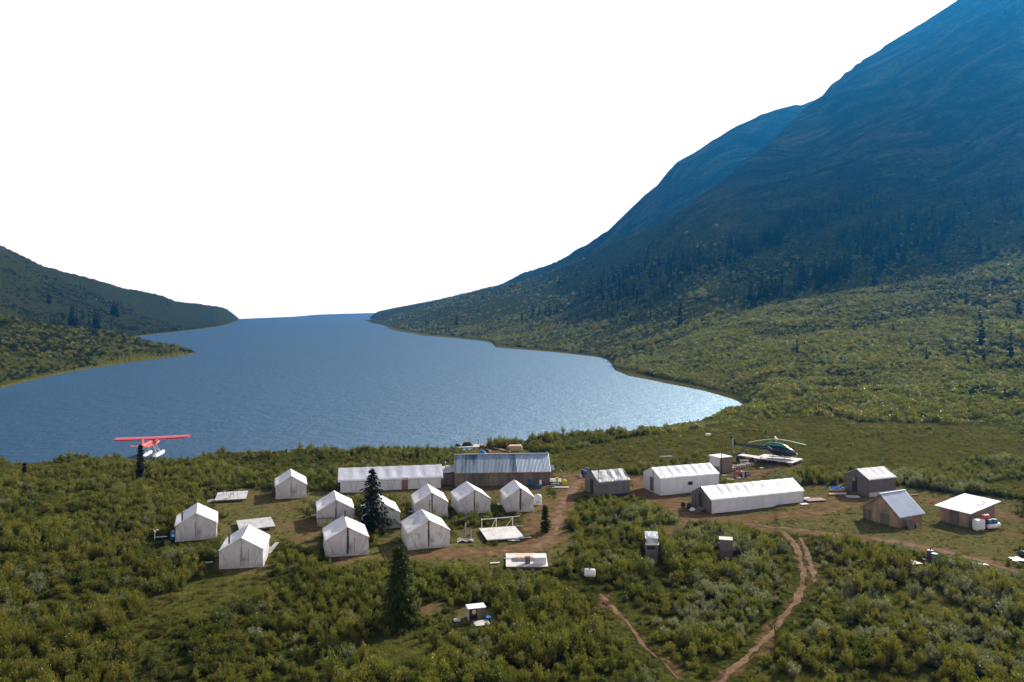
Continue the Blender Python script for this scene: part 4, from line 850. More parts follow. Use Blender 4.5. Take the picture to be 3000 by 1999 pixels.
p = G(c7(1375, 1312)); put(MB().bar((-.3, 0, .3), (.3, .1, .42), .06, .04), 'wood_stick', M_lumber, 'pale stick lying in the brush beside the dark blue barrel', 'stick', (p.x, p.y, gz(p.x, p.y)))
for k, (x, y) in enumerate(((2200, 1255), (2225, 1250))):
    p = G(c7(x, y)); barrel('black drum lying flat behind the bright white board by the track', p, M_black, 0, lay=.4 + k * .3) if k == 0 else None

# white tank lying in brush, blue jug, boards near left tents
p = G((1728, 1712)); t = tank_h('white steel drum lying on its side half sunk in the willows', p, .34, .95, math.radians(-8), M_plastic, z=.55, feet=False, cat='barrel', name='drum')
p = G(c1(1592, 1190)); t = thing('water_jug', 'bright blue water jug with white label beside a wall tent', 'jug', (p.x, p.y, gz(p.x, p.y)), .2, None, (-.5, .5, -.6, .4))
m = MB(); m.loft([(0, 0, 0, .24, .20), (.05, 0, 0, .28, .24), (.62, 0, 0, .28, .24), (.74, 0, 0, .20, .17), (.8, 0, 0, .08, .08)], 16, 4); o = m.build('body', M_jug, t, True); o.rotation_euler = (0, -math.pi / 2, 0)
MB().box((.04, -.295, .42), (.26, .01, .2)).build('label_patch', M_white, t); MB().cyl((0, 0, .8), (0, 0, .88), .06, n=10).build('cap', M_white, t)
p = G(c1(1480, 1195)); put(MB().bar((-.7, 0, .25), (.6, .1, .3), .25, .03), 'plank', M_board, 'white plank lying in the brush beside the blue water jug', 'plank', (p.x, p.y, gz(p.x, p.y)), 0, foot=(-.9, .8, -.9, .3))
p = G(c1(1420, 1200)); put(MB().cyl((0, 0, 0), (.05, 0, 1.0), .03, n=6).cyl((.04, 0, .8), (-.12, 0, 1.15), .025, n=6).cyl((.04, 0, .8), (.25, 0, 1.05), .025, n=6).box((.26, 0, 1.07), (.14, .1, .08)), 'water_tap', M_white, 'white forked standpipe rising from the brush beside the white plank', 'standpipe', (p.x, p.y, gz(p.x, p.y)))
p = G(c2(780, 1415)); bt = put(MB().box((0, 0, .3), (.75, .95, .04), 0, .35), 'leaning_board', M_grey, 'grey board propped on the grass beside the stovepiped tent', 'board', (p.x, p.y, gz(p.x, p.y)), -.25, foot=(-.6, .9, -1, 1))
p = G(c2(845, 1370)); put(MB().box((0, 0, .42), (.38, .9, .04), 0, .3), 'leaning_board', M_board, 'narrow whitish board resting above the propped grey board', 'board', (p.x, p.y, gz(p.x, p.y)), -.25)
p = G(c2(85, 790)); bd = thing('lumber_heap', 'short heap of pale yellow boards at the corner of the chair platform', 'lumber', (p.x, p.y, gz(p.x, p.y)), .5, None, (-.7, .7, -.5, .5))
for i in range(4): m = MB(); m.bar((-.6 + .05 * i, -.12 + .09 * i, .06 + .05 * i), (.55, -.1 + .12 * i, .12 + .05 * i), .14, .035); m.build('board', M_tan if i % 2 else M_board, bd)
p = G(c2(830, 725)); put(MB().box((0, 0, .3), (.5, .4, .6)).box((-.05, 0, .75), (.25, .2, .35)).cyl((.1, 0, .6), (.1, 0, 1.05), .05, n=8), 'camp_stove', M_black, 'dark stove box standing in the shade beside a wall tent', 'stove', (p.x, p.y, gz(p.x, p.y)), .2, foot=(-.5, .5, -.5, .5))
p = G(c2(100, 1530)); put(MB().box((0, 0, .05), (.7, .3, .03)), 'plank', M_board, 'pale plank lying in the trampled grass near a stovepiped tent', 'plank', (p.x - .4, p.y, gz(p.x, p.y)), .4, foot=(-.6, .6, -.4, .4))
p = G(c3(1165, 960)); put(MB().sheet(lambda u, v: (-.4 + .8 * u, -.3 + .5 * v, .1 + .18 * abs(nz(u * 4, v * 4, 7))), 10, 8, .02), 'plastic_bag', M_plastic, 'crumpled white plastic bag at the foot of a wall tent', 'bag', (p.x - .1, p.y, gz(p.x, p.y)))
p = G(c4(845, 890)); put(MB().sheet(lambda u, v: (-.45 + .9 * u, -.3 + .6 * v, .1 + .2 * abs(nz(u * 4 + 3, v * 4, 7))), 10, 8, .02), 'plastic_sheet', M_plastic, 'crumpled white plastic sheet beside the smallest wall tent', 'sheet', (p.x - .1, p.y, gz(p.x, p.y)))

# yard: jugs, barrels, trailer, planks
p = G(c4(1540, 655)); t = thing('jerry_can', 'yellow jerry can standing beside the porch steps', 'jerry can', (p.x, p.y, gz(p.x, p.y)), .3, None, (-.5, .5, -.5, .5)); m = MB(); m.loft([(0, 0, 0, .36, .24), (.06, 0, 0, .4, .28), (.6, 0, 0, .4, .28), (.72, 0, 0, .2, .16)], 12, 5); o = m.build('body', M_yellow, t, True); o.rotation_euler = (0, -math.pi / 2, 0)
MB().box((0, 0, .74), (.3, .06, .1)).build('handle', M_yellow, t); MB().cyl((.22, 0, .62), (.26, 0, .8), .05, n=8).build('cap', M_black, t)
p = G(c4(1460, 610), .5); t = thing('yellow_bin', 'small yellow container on the porch of the metal roofed building', 'bin', (p.x, p.y, gz(p.x, p.y) + .44), .1); MB().lathe([(.12, 0), (.16, .02), (.18, .4), (.19, .42)], 12).build('body', M_yellow, t, True)
for k, (x, y, mat, lb) in enumerate(((222, 545, M_black, 'black drum in the row of drums behind the dark grey shed'), (250, 560, M_blue, 'blue drum in front of the drum row behind the dark grey shed'), (268, 525, M_blue, 'blue drum at the back of the drum row behind the dark grey shed'))):
    barrel(lb, G(c5(x, y)), mat)
p = G(c5(213, 570)); put(MB().lathe([(.13, 0), (.17, .03), (.17, .35), (.08, .44), (.05, .5)], 12), 'water_bottle', M_plastic, 'white plastic jug beside the black and blue drums', 'jug', (p.x - .2, p.y, gz(p.x, p.y)), smooth=True)
p = G(c4(1275, 670)); put(MB().box((0, 0, .22), (.3, .25, .44)).box((0, 0, .46), (.32, .27, .04)), 'cooler_box', M_white, 'white box standing by the plywood wall beside the porch', 'box', (p.x, p.y, gz(p.x, p.y) + .35))
p = G(c4(1270, 690)); put(MB().box((0, 0, .25), (.75, .5, .5)).box((0, 0, .52), (.8, .55, .05)), 'storage_chest', M_blue, 'dark blue storage chest under the white box by the plywood wall', 'chest', (p.x - .2, p.y, gz(p.x, p.y) - .1), .05, foot=(-.6, .6, -.5, .4))
p = G(c4(1500, 690)); pl = thing('boardwalk', 'short boardwalk of grey planks before the porch steps', 'boardwalk', (p.x, p.y, gz(p.x, p.y)), .03, None, (-1.2, 1.2, -.6, .6))
for i in range(3): MB().box((0.0 + .1 * i, -.25 + .22 * i, .09), (2.2 - .2 * i, .19, .05)).build('plank', M_grey, pl)

p = G(c5(1375, 905)); t = thing('wheel_cart', 'two wheeled cart with fat black tyres before the longest white hall', 'cart', (p.x, p.y, gz(p.x, p.y)), math.radians(35), None, (-.9, .9, -.6, .6))
for yy in (-.45, .45):
    m = MB(); m.lathe([(.13, -.11), (.24, -.13), (.30, -.09), (.31, 0), (.30, .09), (.24, .13), (.13, .11)], 18, Matrix.Translation((0, yy, .31)) @ Matrix.Rotation(math.pi / 2, 4, 'X')); w_ = m.build('wheel', M_rubber, t, True)
    MB().cyl((0, yy - .135, .31), (0, yy + .135, .31), .11, n=12).build('rim', M_steel, w_)
m = MB(); m.cyl((0, -.45, .31), (0, .45, .31), .035, n=8); m.bar((-.1, -.3, .36), (.7, -.3, .4), .06); m.bar((-.1, .3, .36), (.7, .3, .4), .06); m.bar((.7, -.3, .4), (.7, .3, .4), .06); m.bar((.7, 0, .4), (1.3, 0, .55), .06); m.build('frame', M_black, t)
p = G(c5(1450, 935)); put(MB().sheet(lambda u, v: (-.35 + .7 * u, -.3 + .6 * v, .05 + .3 * math.sin(math.pi * u) * math.sin(math.pi * v) + .06 * nz(u * 5, v * 5, 2)), 10, 10, .02), 'white_sack', M_plastic, 'white sack slumped beside the steps of the longest white hall', 'sack', (p.x, p.y, gz(p.x, p.y)))
a_ = h2.rotation_euler.z
cdk = G(c6(2050, 850)); t = thing('plank_ramp', 'low brown plank ramp on the soil at the far end of the longest hall', 'ramp', (cdk.x, cdk.y, gz(cdk.x, cdk.y)), a_ - .1, None, (-1.4, 1.4, -.8, .8))
for i in range(9): MB().box((0, -.6 + .15 * i, .16 + .002 * (i % 2)), (2.5, .14, .045)).build('plank', M_door if i % 3 else M_ply, t)
MB().bar((-1.1, -.6, .08), (-1.1, .6, .08), .09).bar((1.1, -.6, .08), (1.1, .6, .08), .09).build('bearer', M_wood, t)
for x, y, lb in ((1960, 828, 'white board leaning low at the end of the longest hall'), (1935, 895, 'white board flat on the soil before the brown plank ramp')):
    p = G(c6(x, y)); put(MB().box((0, 0, .1), (1.0, .45, .04), 0, .1), 'plywood_board', M_board, lb, 'board', (p.x, p.y, gz(p.x, p.y)), a_)
# blue tarp and lumber by the grey shed
p = G(c7(215, 535)); put(MB().sheet(lambda u, v: (-.9 + 1.8 * u, -.45 + .9 * v, .1 + .28 * abs(nz(u * 4, v * 4, 3)) + .12 * math.sin(math.pi * u)), 18, 12, .02), 'blue_tarp', M_lblue, 'crumpled blue and white tarpaulin beside the grey shed', 'tarp', (p.x - .2, p.y, gz(p.x, p.y) + .1), 0, foot=(-1.2, 1.2, -.8, .6))
p = G(c7(190, 580)); t = thing('lumber_pile', 'timber beams piled under the blue tarpaulin beside the grey shed', 'lumber', (p.x, p.y, gz(p.x, p.y)), .12, None, (-1.3, 1.3, -.5, .5))
for i in range(5): MB().bar((-1.2 + .1 * i, -.3 + .15 * i, .1 + .06 * (i % 2)), (1.1 + .1 * i, -.3 + .16 * i, .12 + .06 * (i % 2)), .13, .12).build('beam', M_lumber if i % 2 else M_wood, t)
p = G(c7(365, 605)); put(MB().box((0, 0, .08), (1.6, .9, .06)).box((0, .2, .14), (1.5, .3, .06)), 'door_mat_board', M_grey, 'grey boards laid flat before the open door of the grey shed', 'board', (p.x, p.y, gz(p.x, p.y)), .05, foot=(-1, 1, -.6, .6))
p = G(c7(1045, 590)); put(MB().bar((-.6, 0, .08), (.5, .1, .1), .12, .1).bar((-.4, .2, .08), (.6, .25, .1), .12, .1), 'timber_log', M_wood, 'short timbers lying on the track behind the corrugated roofed shed', 'timber', (p.x, p.y, gz(p.x, p.y)), .1)
# fallen poles on the right
for k, (xa, ya, xb, yb) in enumerate(((1790, 505, 2140, 565), (1820, 520, 2120, 575), (1850, 500, 2000, 545))):
    a2, b2 = G(c7(xa, ya), .2), G(c7(xb, yb), .2); put(MB().cyl((0, 0, .25), tuple(b2 - a2 + Vector((0, 0, .2))), .05, .03, n=6), 'fallen_pole', M_grey, 'grey bare pole lying in the brush behind the flat roofed shed', 'pole', (a2.x, a2.y, gz(a2.x, a2.y)), 0, 'poles lying behind the flat roofed shed')
# rack behind the small-window hall
p = G(c5(1195, 430)); t = thing('timber_rack', 'grey timber goalpost rack standing behind the hall with a window', 'rack', (p.x, p.y + 2.5, gz(p.x, p.y + 2.5)), .05)
for xx in (-.85, .85): MB().bar((xx, 0, -.2), (xx, 0, 1.75), .11).build('post', M_wood, t)
MB().bar((-.95, 0, 1.62), (.95, 0, 1.68), .12).build('top_beam', M_wood, t); MB().bar((-1.05, -.05, .72), (.9, -.05, .76), .15).build('shelf', M_board, t)

# ---------------------------------------------------------------- helicopter pad and clutter
zp = .55
cs = [c6(1465, 372), c6(1740, 408), c6(1835, 368), c6(1545, 336)]; pts = [G(q_, zp) for q_ in cs]; pc = sum(pts, Vector()) / 4; apad = math.atan2((pts[1] - pts[0]).y, (pts[1] - pts[0]).x)
hp = thing('helicopter_pad', 'whitish plank landing platform under the helicopter', 'platform', (pc.x, pc.y, gz(pc.x, pc.y)), apad, None, (-3.6, 3.6, -2.6, 2.6)); z0 = gz(pc.x, pc.y)
Lp, Wp = 6.0, 4.2
for i in range(12): MB().box((0, -Wp / 2 + Wp / 12 * (i + .5), zp - .03 + .004 * (i % 3)), (Lp, Wp / 12 - .015, .05)).build('plank', M_board, hp)
for xx in (-2.7, -.9, .9, 2.7): MB().bar((xx, -Wp / 2, zp - .17), (xx, Wp / 2, zp - .17), .16, .2).build('beam', M_wood, hp)
for xx in (-2.7, 2.7):
    for yy in (-1.9, 1.9): MB().box((xx, yy, .13), (.35, .35, .34)).build('block', M_wood, hp)
cs = [c6(1197, 330), c6(1470, 370), c6(1520, 350), c6(1245, 316)]; pts = [G(q_, zp) for q_ in cs]; p = sum(pts, Vector()) / 4; aw = math.atan2((pts[1] - pts[0]).y, (pts[1] - pts[0]).x)
wk = thing('plank_walkway', 'long whitish plank walkway leading to the helicopter platform', 'walkway', (p.x, p.y, gz(p.x, p.y)), aw, None, (-3, 3, -1, 1)); Lw = (pts[1] - pts[0]).length
for i in range(5): MB().box((0, -.8 + .33 * i, zp - .03), (Lw, .31, .05)).build('plank', M_board, wk)
for xx in (-Lw * .4, 0, Lw * .4): MB().box((xx, 0, .23), (.25, 1.4, .5)).build('block', M_wood, wk)
# core boxes: slanted rack of many narrow trays
p = G(c6(1260, 480)); q2 = G(c6(1420, 440)); a_ = math.atan2((q2 - p).y, (q2 - p).x); rk = thing('core_rack', 'long row of upright wooden core trays stacked beside the hut', 'core trays', (p.x - 2.2, p.y - .9, gz(p.x, p.y)), a_, None, (-.5, 6.5, -.6, .8))
for i in range(26): MB().box((.22 * i, .03 * math.sin(i * 2.3), .30 + .03 * math.sin(i * 1.7)), (.13, .85, .42), 0, .12 * math.sin(i)).build('core_tray', M_tan if i % 3 == 0 else M_wood, rk)
MB().bar((-.1, -.3, .06), (5.7, -.3, .06), .1).bar((-.1, .3, .06), (5.7, .3, .06), .1).build('rail', M_wood, rk)
p = G(c6(1270, 425)); put(MB().box((0, 0, .5), (1.3, .8, .05)).box((-.5, -.3, .2), (.08, .08, .6)).box((.5, -.3, .2), (.08, .08, .6)).box((-.5, .3, .2), (.08, .08, .6)).box((.5, .3, .2), (.08, .08, .6)), 'work_table', M_board, 'pale work table beside the plank walkway', 'table', (p.x, p.y + .4, gz(p.x, p.y)), -.1, foot=(-.9, .9, -.6, .6))
p = G(c6(1225, 405)); t = thing('cable_reel', 'dark wheel shaped reel standing beside the pale work table', 'reel', (p.x - .3, p.y, gz(p.x, p.y)), .4, None, (-.6, .6, -.6, .6)); MB().lathe([(.42, -.2), (.42, -.15), (.2, -.14), (.2, .14), (.42, .15), (.42, .2)], 18, Matrix.Translation((0, 0, .42)) @ Matrix.Rotation(math.pi / 2, 4, 'X')).build('drum', M_rubber, t)
p = G(c6(1235, 555)); sm = thing('snowmobile', 'red and black snowmobile parked in the clutter behind the longest hall', 'snowmobile', (p.x, p.y, gz(p.x, p.y)), math.radians(200), None, (-1.5, 1.5, -.7, .7))
MB().loft([(-1.2, 0, .62, .16, .1), (-.8, 0, .60, .24, .16), (0, 0, .62, .24, .18), (.2, 0, .58, .28, .24)], 12, 3).build('seat', M_rubber, sm, True)
MB().loft([(.1, 0, .62, .34, .26), (.5, 0, .68, .38, .3), (.95, 0, .58, .34, .22), (1.25, 0, .46, .16, .1)], 14, 3).build('hood', M_red, sm, True)
MB().sheet(lambda u, v: (.45 - .18 * v, -.26 + .52 * u, .9 + .28 * v), 6, 3, .01).build('windscreen', M_glass, sm); MB().loft([(-1.3, 0, .22, .2, .12), (-1.1, 0, .22, .22, .2), (.1, 0, .22, .22, .2), (.3, 0, .25, .2, .12)], 12, 3).build('track', M_rubber, sm)
for yy in (-.45, .45): MB().bar((.5, yy, .07), (1.35, yy, .07), .14, .05).bar((1.35, yy, .07), (1.55, yy, .2), .13, .04).bar((.85, yy, .1), (.7, yy * .5, .5), .05).build('ski', M_black, sm)
MB().bar((.2, -.35, 1.0), (.2, .35, 1.0), .04).build('handlebar', M_black, sm)
p = G(c6(1255, 575)); put(MB().box((0, 0, .45), (.3, .04, 1.0), .2, .1).bar((.6, .1, 0), (.45, .1, .95), .05).bar((.75, 0, 0), (.5, .1, .8), .05), 'grey_board', M_grey, 'grey board and stakes standing before the red snowmobile', 'board', (p.x, p.y, gz(p.x, p.y)))
for k, (x, y, sx, mat, lb) in enumerate(((1110, 590, .9, M_board, 'white plank on the soil before the red snowmobile'), (1200, 575, .6, M_board, 'small white board under the grey panel by the snowmobile'), (1160, 440, 1.1, M_lumber, 'pale lumber lying between the hut and the core trays'),
                          (1770, 435, 1.0, M_lumber, 'pale boards heaped at the corner under the helicopter platform'), (1850, 405, .9, M_tan, 'tan board at the far corner of the helicopter platform'), (1460, 470, .6, M_white, 'white scrap before the helicopter platform'), (1040, 545, .8, M_grey, 'grey plank beside the foot of the square hut'))):
    p = G(c6(x, y)); put(MB().box((0, 0, .1), (sx, .3, .06), .2 * (k - 3) * .4).bar((-.3 * sx, -.2, .04), (.4 * sx, .15, .05), .12, .05), 'scrap_board', mat, lb, 'board', (p.x, p.y, gz(p.x, p.y)))
p = G(c6(1790, 430)); put(MB().box((0, 0, .15), (.9, .25, .14), .3).box((.3, .25, .1), (.5, .2, .1), -.2), 'orange_case', M_red, 'red equipment case lying at the corner of the helicopter platform', 'case', (p.x - .3, p.y, gz(p.x, p.y)))
p = G(c6(860, 118), .0); put(MB().box((0, 0, .35), (.9, .5, .3)), 'white_box', M_white, 'small white box alone in the meadow beyond the square hut', 'box', (p.x, p.y, gz(p.x, p.y)))

# ---------------------------------------------------------------- helicopter (x forward)
nose = G(c6(1795, 315), 1.75); tail = G(c6(1190, 205), 2.75); ah = math.radians(-24)
hc = G(c6(1640, 372), zp); heli = thing('helicopter', 'dark navy and green helicopter with three cream rotor blades on plank platform', 'helicopter', (hc.x + .15, hc.y + .2, z0 + zp), ah)
HS = .94; heli.scale = (HS, HS, HS)
MB().loft([(-1.9, 0, 1.55, .30, .34), (-1.5, 0, 1.45, .62, .58), (-.7, 0, 1.28, .86, .80), (.3, 0, 1.2, .92, .86), (1.2, 0, 1.16, .90, .82), (1.9, 0, 1.05, .74, .66), (2.4, 0, .92, .5, .44), (2.72, 0, .84, .22, .2), (2.8, 0, .82, .06, .06)], 22, 2.6).build('fuselage', M_navy, heli, True)
MB().loft([(-7.3, 0, 1.86, .12, .15), (-4.5, 0, 1.68, .22, .25), (-1.6, 0, 1.5, .38, .4)], 14, 2.2).build('tail_boom', M_navy, heli, True)
MB().prism([(-6.5, 1.9), (-6.95, 1.95), (-7.65, 3.05), (-7.3, 3.05)], -.05, .05).build('tail_fin', M_navy, heli); MB().prism([(-6.75, 1.8), (-7.0, 1.0), (-7.35, 1.0), (-7.25, 1.8)], -.05, .05).build('lower_fin', M_navy, heli)
MB().box((-5.3, 0, 1.72), (.42, 2.5, .05)).build('stabiliser', M_navy, heli)
tr = MB(); tr.bar((-7.1, -.22, 1.0), (-7.1, -.22, 2.8), .16, .03); tr.cyl((-7.1, -.05, 1.9), (-7.1, -.26, 1.9), .07, n=10); tr.build('tail_rotor', M_blade, heli)
MB().loft([(-2.1, 0, 2.05, .2, .18), (-1.7, 0, 2.08, .42, .3), (-.6, 0, 2.12, .55, .36), (.3, 0, 2.12, .56, .38), (1.0, 0, 1.98, .5, .26), (1.5, 0, 1.8, .4, .14)], 18, 2.6).build('engine_cowling', M_green, heli, True)
MB().loft([(.8, 0, 1.86, .55, .2), (1.3, 0, 1.80, .66, .19), (1.75, 0, 1.62, .58, .16)], 16, 2.4).build('cabin_roof', M_green, heli, True)
MB().loft([(1.35, 0, 1.38, .80, .42), (1.9, 0, 1.26, .70, .44), (2.3, 0, 1.06, .52, .34), (2.55, 0, .93, .32, .22)], 18, 2.3).build('windscreen', M_glass, heli, True)
MB().loft([(2.35, 0, .80, .40, .26), (2.7, 0, .78, .26, .2), (2.86, 0, .78, .1, .1)], 14, 2.2).build('nose_cone', M_green, heli, True)
for s in (-1, 1):
    d_ = MB().box((.75, s * .905, 1.22), (.85, .04, 1.05)).build('door', M_navy, heli); MB().box((.78, s * .93, 1.42), (.66, .02, .5)).build('window', M_glass, d_)
    MB().box((-.25, s * .905, 1.42), (.75, .03, .42)).build('window', M_glass, heli)
    MB().add([(.9, s * .945, .55), (1.15, s * .945, .5), (-1.5, s * .70, 2.0), (-1.62, s * .66, 1.9), (.9, s * .965, .55), (1.15, s * .965, .5), (-1.5, s * .74, 2.0), (-1.62, s * .70, 1.9)], [(0, 1, 2, 3), (7, 6, 5, 4), (0, 4, 5, 1), (1, 5, 6, 2), (2, 6, 7, 3), (3, 7, 4, 0)]).build('stripe', M_silver, heli)
    MB().cyl((-1.6, s * 1.02, .06), (1.6, s * 1.02, .06), .05, n=8).cyl((1.6, s * 1.02, .06), (1.95, s * 1.02, .2), .05, n=8).build('skid', M_black, heli)
for xx in (-.8, 1.0): MB().cyl((xx, -1.02, .06), (xx, -.6, .5), .035, n=8).cyl((xx, 1.02, .06), (xx, .6, .5), .035, n=8).cyl((xx, -.6, .5), (xx, .6, .5), .035, n=8).build('skid_tube', M_black, heli)
MB().cyl((-.35, 0, 2.35), (-.35, 0, 3.05), .09, n=10).lathe([(.1, 0), (.3, .02), (.3, .12), (.12, .2)], 12, Matrix.Translation((-.35, 0, 2.98))).build('rotor_mast', M_silver, heli)
for k in range(3):
    bl = math.radians(-46 + 120 * k) - ah
    def blade(u, v, bl=bl):
        r = .25 + u * 4.75; cth = (.09 if u < .08 else .13) * (v - .5) * 2 * .9
        x = r * math.cos(bl) - cth * math.sin(bl); y = r * math.sin(bl) + cth * math.cos(bl)
        return (-.35 + x, y, 3.1 - .34 * u * u + .02 * (v - .5))
    MB().sheet(blade, 16, 2, .045).build('rotor_blade', M_blade, heli, True)

# ---------------------------------------------------------------- float plane (x forward)
pt, pn = G((414.8, 1319), -1.4), G((465.8, 1289.5), -1.6); ap = math.atan2((pn - pt).y, (pn - pt).x)
wc = (G((337, 1287.6), -.75) + G((553.8, 1278.7), -.75)) / 2
aw = math.atan2(*(lambda v: (v.y, v.x))(G((553.8, 1278.7), -.75) - G((337, 1287.6), -.75))); ap = math.radians(96); 
PS = .9
pl = thing('float_plane', 'red high wing float plane with white floats moored at the lake shore', 'plane', (wc.x, wc.y, WZ), ap); pl.rotation_euler = (math.radians(-1.6), 0, ap); pl.scale = (PS, PS, PS)
zf = 2.35
fus = MB().loft([(-5.6, 0, zf + .45, .06, .22), (-4.4, 0, zf + .35, .26, .40), (-2.2, 0, zf + .22, .52, .62), (-.8, 0, zf + .2, .66, .78), (.9, 0, zf + .2, .68, .80), (1.5, 0, zf + .05, .62, .62), (1.9, 0, zf - .02, .55, .52)], 20, 3.0).build('fuselage', M_porange, pl, True)
MB().loft([(1.85, 0, zf - .02, .55, .52), (2.7, 0, zf - .05, .50, .46), (3.5, 0, zf - .03, .36, .34), (3.9, 0, zf, .2, .2)], 18, 2.4).build('engine_cowling', M_porange, pl, True)
for s in (-1, 1):
    MB().add([(x, s * (y + .01), z) for x, y, z in ((-5.2, .14, zf + .45), (-5.2, .12, zf + .62), (.6, .69, zf + .72), (.6, .69, zf + .52))] + [(x, s * (y + .035), z) for x, y, z in ((-5.2, .14, zf + .45), (-5.2, .12, zf + .62), (.6, .69, zf + .72), (.6, .69, zf + .52))], [(0, 1, 2, 3), (7, 6, 5, 4), (0, 4, 5, 1), (1, 5, 6, 2), (2, 6, 7, 3), (3, 7, 4, 0)]).build('side_stripe', M_pcream, pl)
    for dz in (0, .24): MB().bar((1.5, s * .625, zf - .05 + dz), (3.3, s * .42, zf - .05 + dz * .7), .03, .09).build('cowling_stripe', M_pyel, pl)
    MB().box((.25, s * .70, zf + .42), (.7, .03, .38)).build('window', M_glass, pl); MB().box((-.75, s * .69, zf + .42), (.6, .03, .34)).build('window', M_glass, pl)
    MB().box((.25, s * .695, zf - .05), (.75, .02, .8)).build('door', M_pred, pl)
MB().add([(1.1, -.5, zf + .98), (1.1, .5, zf + .98), (1.75, .5, zf + .5), (1.75, -.5, zf + .5), (1.0, -.5, zf + .9), (1.0, .5, zf + .9), (1.65, .5, zf + .42), (1.65, -.5, zf + .42)], [(0, 1, 2, 3), (7, 6, 5, 4), (0, 4, 5, 1), (1, 5, 6, 2), (2, 6, 7, 3), (3, 7, 4, 0)]).build('windscreen', M_glass, pl)
def wing(half):
    def fn(u, v):
        y = half * u * 7.3; ch = 1.9 - (.25 if u > .93 else 0) * (u - .93) / .07; a = v
        x = 1.25 - ch * a; zt = .24 * math.sin(math.pi * min(1, a ** .55)) * (1 - a * .3)
        return (x, y, zf + 1.0 + zt + .012 * abs(y))
    return fn
for hf in (-1, 1):
    w_ = MB().sheet(wing(hf) if hf < 0 else (lambda u, v: wing(1)(1 - u, v)), 14, 10, .16).build('wing', M_pred, pl, True)
    MB().box((-.72, hf * 5.1, zf + 1.02), (.34, 3.4, .05)).build('aileron', M_pred, w_); MB().box((.35, hf * 7.36, zf + 1.1), (1.5, .06, .12)).build('wing_tip', M_porange, w_)
    MB().cyl((.45, hf * .68, zf - .35), (.35, hf * 3.3, zf + 1.02), .045, n=6).build('wing_strut', M_pred, pl)
    MB().box((-5.25, hf * 1.2, zf + .52), (.85, 2.3, .07)).build('tailplane', M_pred, pl); MB().lathe([(.02, -.3), (.1, -.2), (.1, .2), (.02, .3)], 8, Matrix.Translation((-5.3, hf * 2.38, zf + .52)) @ Matrix.Rotation(math.pi / 2, 4, 'Y')).build('tail_end_plate', M_pred, pl)
    f_ = MB().loft([(-3.6, hf * 1.25, .35, .14, .14), (-2.6, hf * 1.25, .22, .34, .30), (-.4, hf * 1.25, .14, .40, .38), (-.35, hf * 1.25, .10, .40, .42), (1.8, hf * 1.25, .14, .40, .40), (2.8, hf * 1.25, .26, .34, .30), (3.3, hf * 1.25, .38, .16, .14)], 14, 3.2).build('float', M_pwhite, pl, True)
    m = MB(); m.cyl((1.3, hf * 1.2, .5), (1.2, hf * .5, zf - .45), .05, n=6); m.cyl((-.9, hf * 1.2, .5), (-.8, hf * .5, zf - .45), .05, n=6); m.cyl((1.3, hf * 1.2, .5), (-.6, hf * .55, zf - .45), .035, n=6); m.build('float_strut', M_pwhite, pl)
m = MB(); m.cyl((1.3, -1.2, .48), (1.3, 1.2, .48), .05, n=6); m.cyl((-.9, -1.2, .48), (-.9, 1.2, .48), .05, n=6); m.build('spreader_bar', M_pwhite, pl)
MB().prism([(-4.4, zf + .7), (-5.0, zf + 1.85), (-5.55, zf + 1.95), (-5.9, zf + .5), (-5.6, zf + .3)], -.06, .06).build('tail_fin', M_porange, pl)
MB().lathe([(.2, 0), (.17, .15), (.08, .3), (.02, .36)], 12, Matrix.Translation((3.88, 0, zf)) @ Matrix.Rotation(math.pi / 2, 4, 'Y')).build('spinner', M_pyel, pl, True)
for k in range(3):
    a_ = math.radians(90 + 120 * k); m = MB(); m.bar((4.05, .12 * math.cos(a_), zf + .12 * math.sin(a_)), (4.05, 1.3 * math.cos(a_), zf + 1.3 * math.sin(a_)), .17, .03); m.build('propeller_blade', M_black, pl)
for y_ in (-.2, .2): MB().bar((3.0, y_ * 2, zf + .3), (2.4, y_ * 2.6, zf + .38), .12).build('exhaust', M_black, pl)

# dock and clutter at the shore
p = G(c4(520, 240), -1.6); dk = thing('dock', 'plank dock with black gear on it at the lake shore', 'dock', (p.x, p.y + 3, -1.75), .12, None, (-3.5, 3, -2, 2))
for i in range(11): MB().box((-2.4 + .48 * i, 0, .0), (.46, 3.0, .05)).build('plank', M_grey if i % 3 else M_board, dk)
MB().bar((-2.6, -1.2, -.12), (2.8, -1.2, -.12), .14, .18).bar((-2.6, 1.2, -.12), (2.8, 1.2, -.12), .14, .18).build('bearer', M_wood, dk)
for xx in (-2.4, 0, 2.5):
    for yy in (-1.2, 1.2): MB().cyl((xx, yy, -2.6), (xx, yy, .05), .08, n=8).build('pile', M_wood, dk)
MB().cyl((.9, 1.2, 0), (.9, 1.2, .95), .05, n=6).build('mooring_post', M_black, dk)
def bag(label, p, z, sx, sy, sz, mat, name='duffel_bag', cat='bag', rz=0.0):
    put(MB().sheet(lambda u, v: (sx * (u - .5) * (1 + .12 * nz(v * 4, u, 2)), sy * (v - .5) * (1 + .15 * nz(u * 4, v, 3)), sz * max(0, math.sin(math.pi * u) * math.sin(math.pi * v)) ** .45 + .07 * nz(u * 5 + sx, v * 5, 4)), 14, 12, .02), name, mat, label, cat, (p.x, p.y, z), rz, smooth=True)
q_ = dk.location
bag('heap of black bags with a red one on the dock', q_ + Vector((-1.2, .2, 0)), -1.72, 2.0, 1.3, .7, M_rubber); bag('low black bag at the outer corner of the dock', q_ + Vector((-2.9, -.6, 0)), -1.7, 1.2, 1.0, .45, M_rubber)
bag('small red bag on top of the black bags on the dock', q_ + Vector((-.9, .15, 0)), -1.18, .6, .4, .22, M_red)
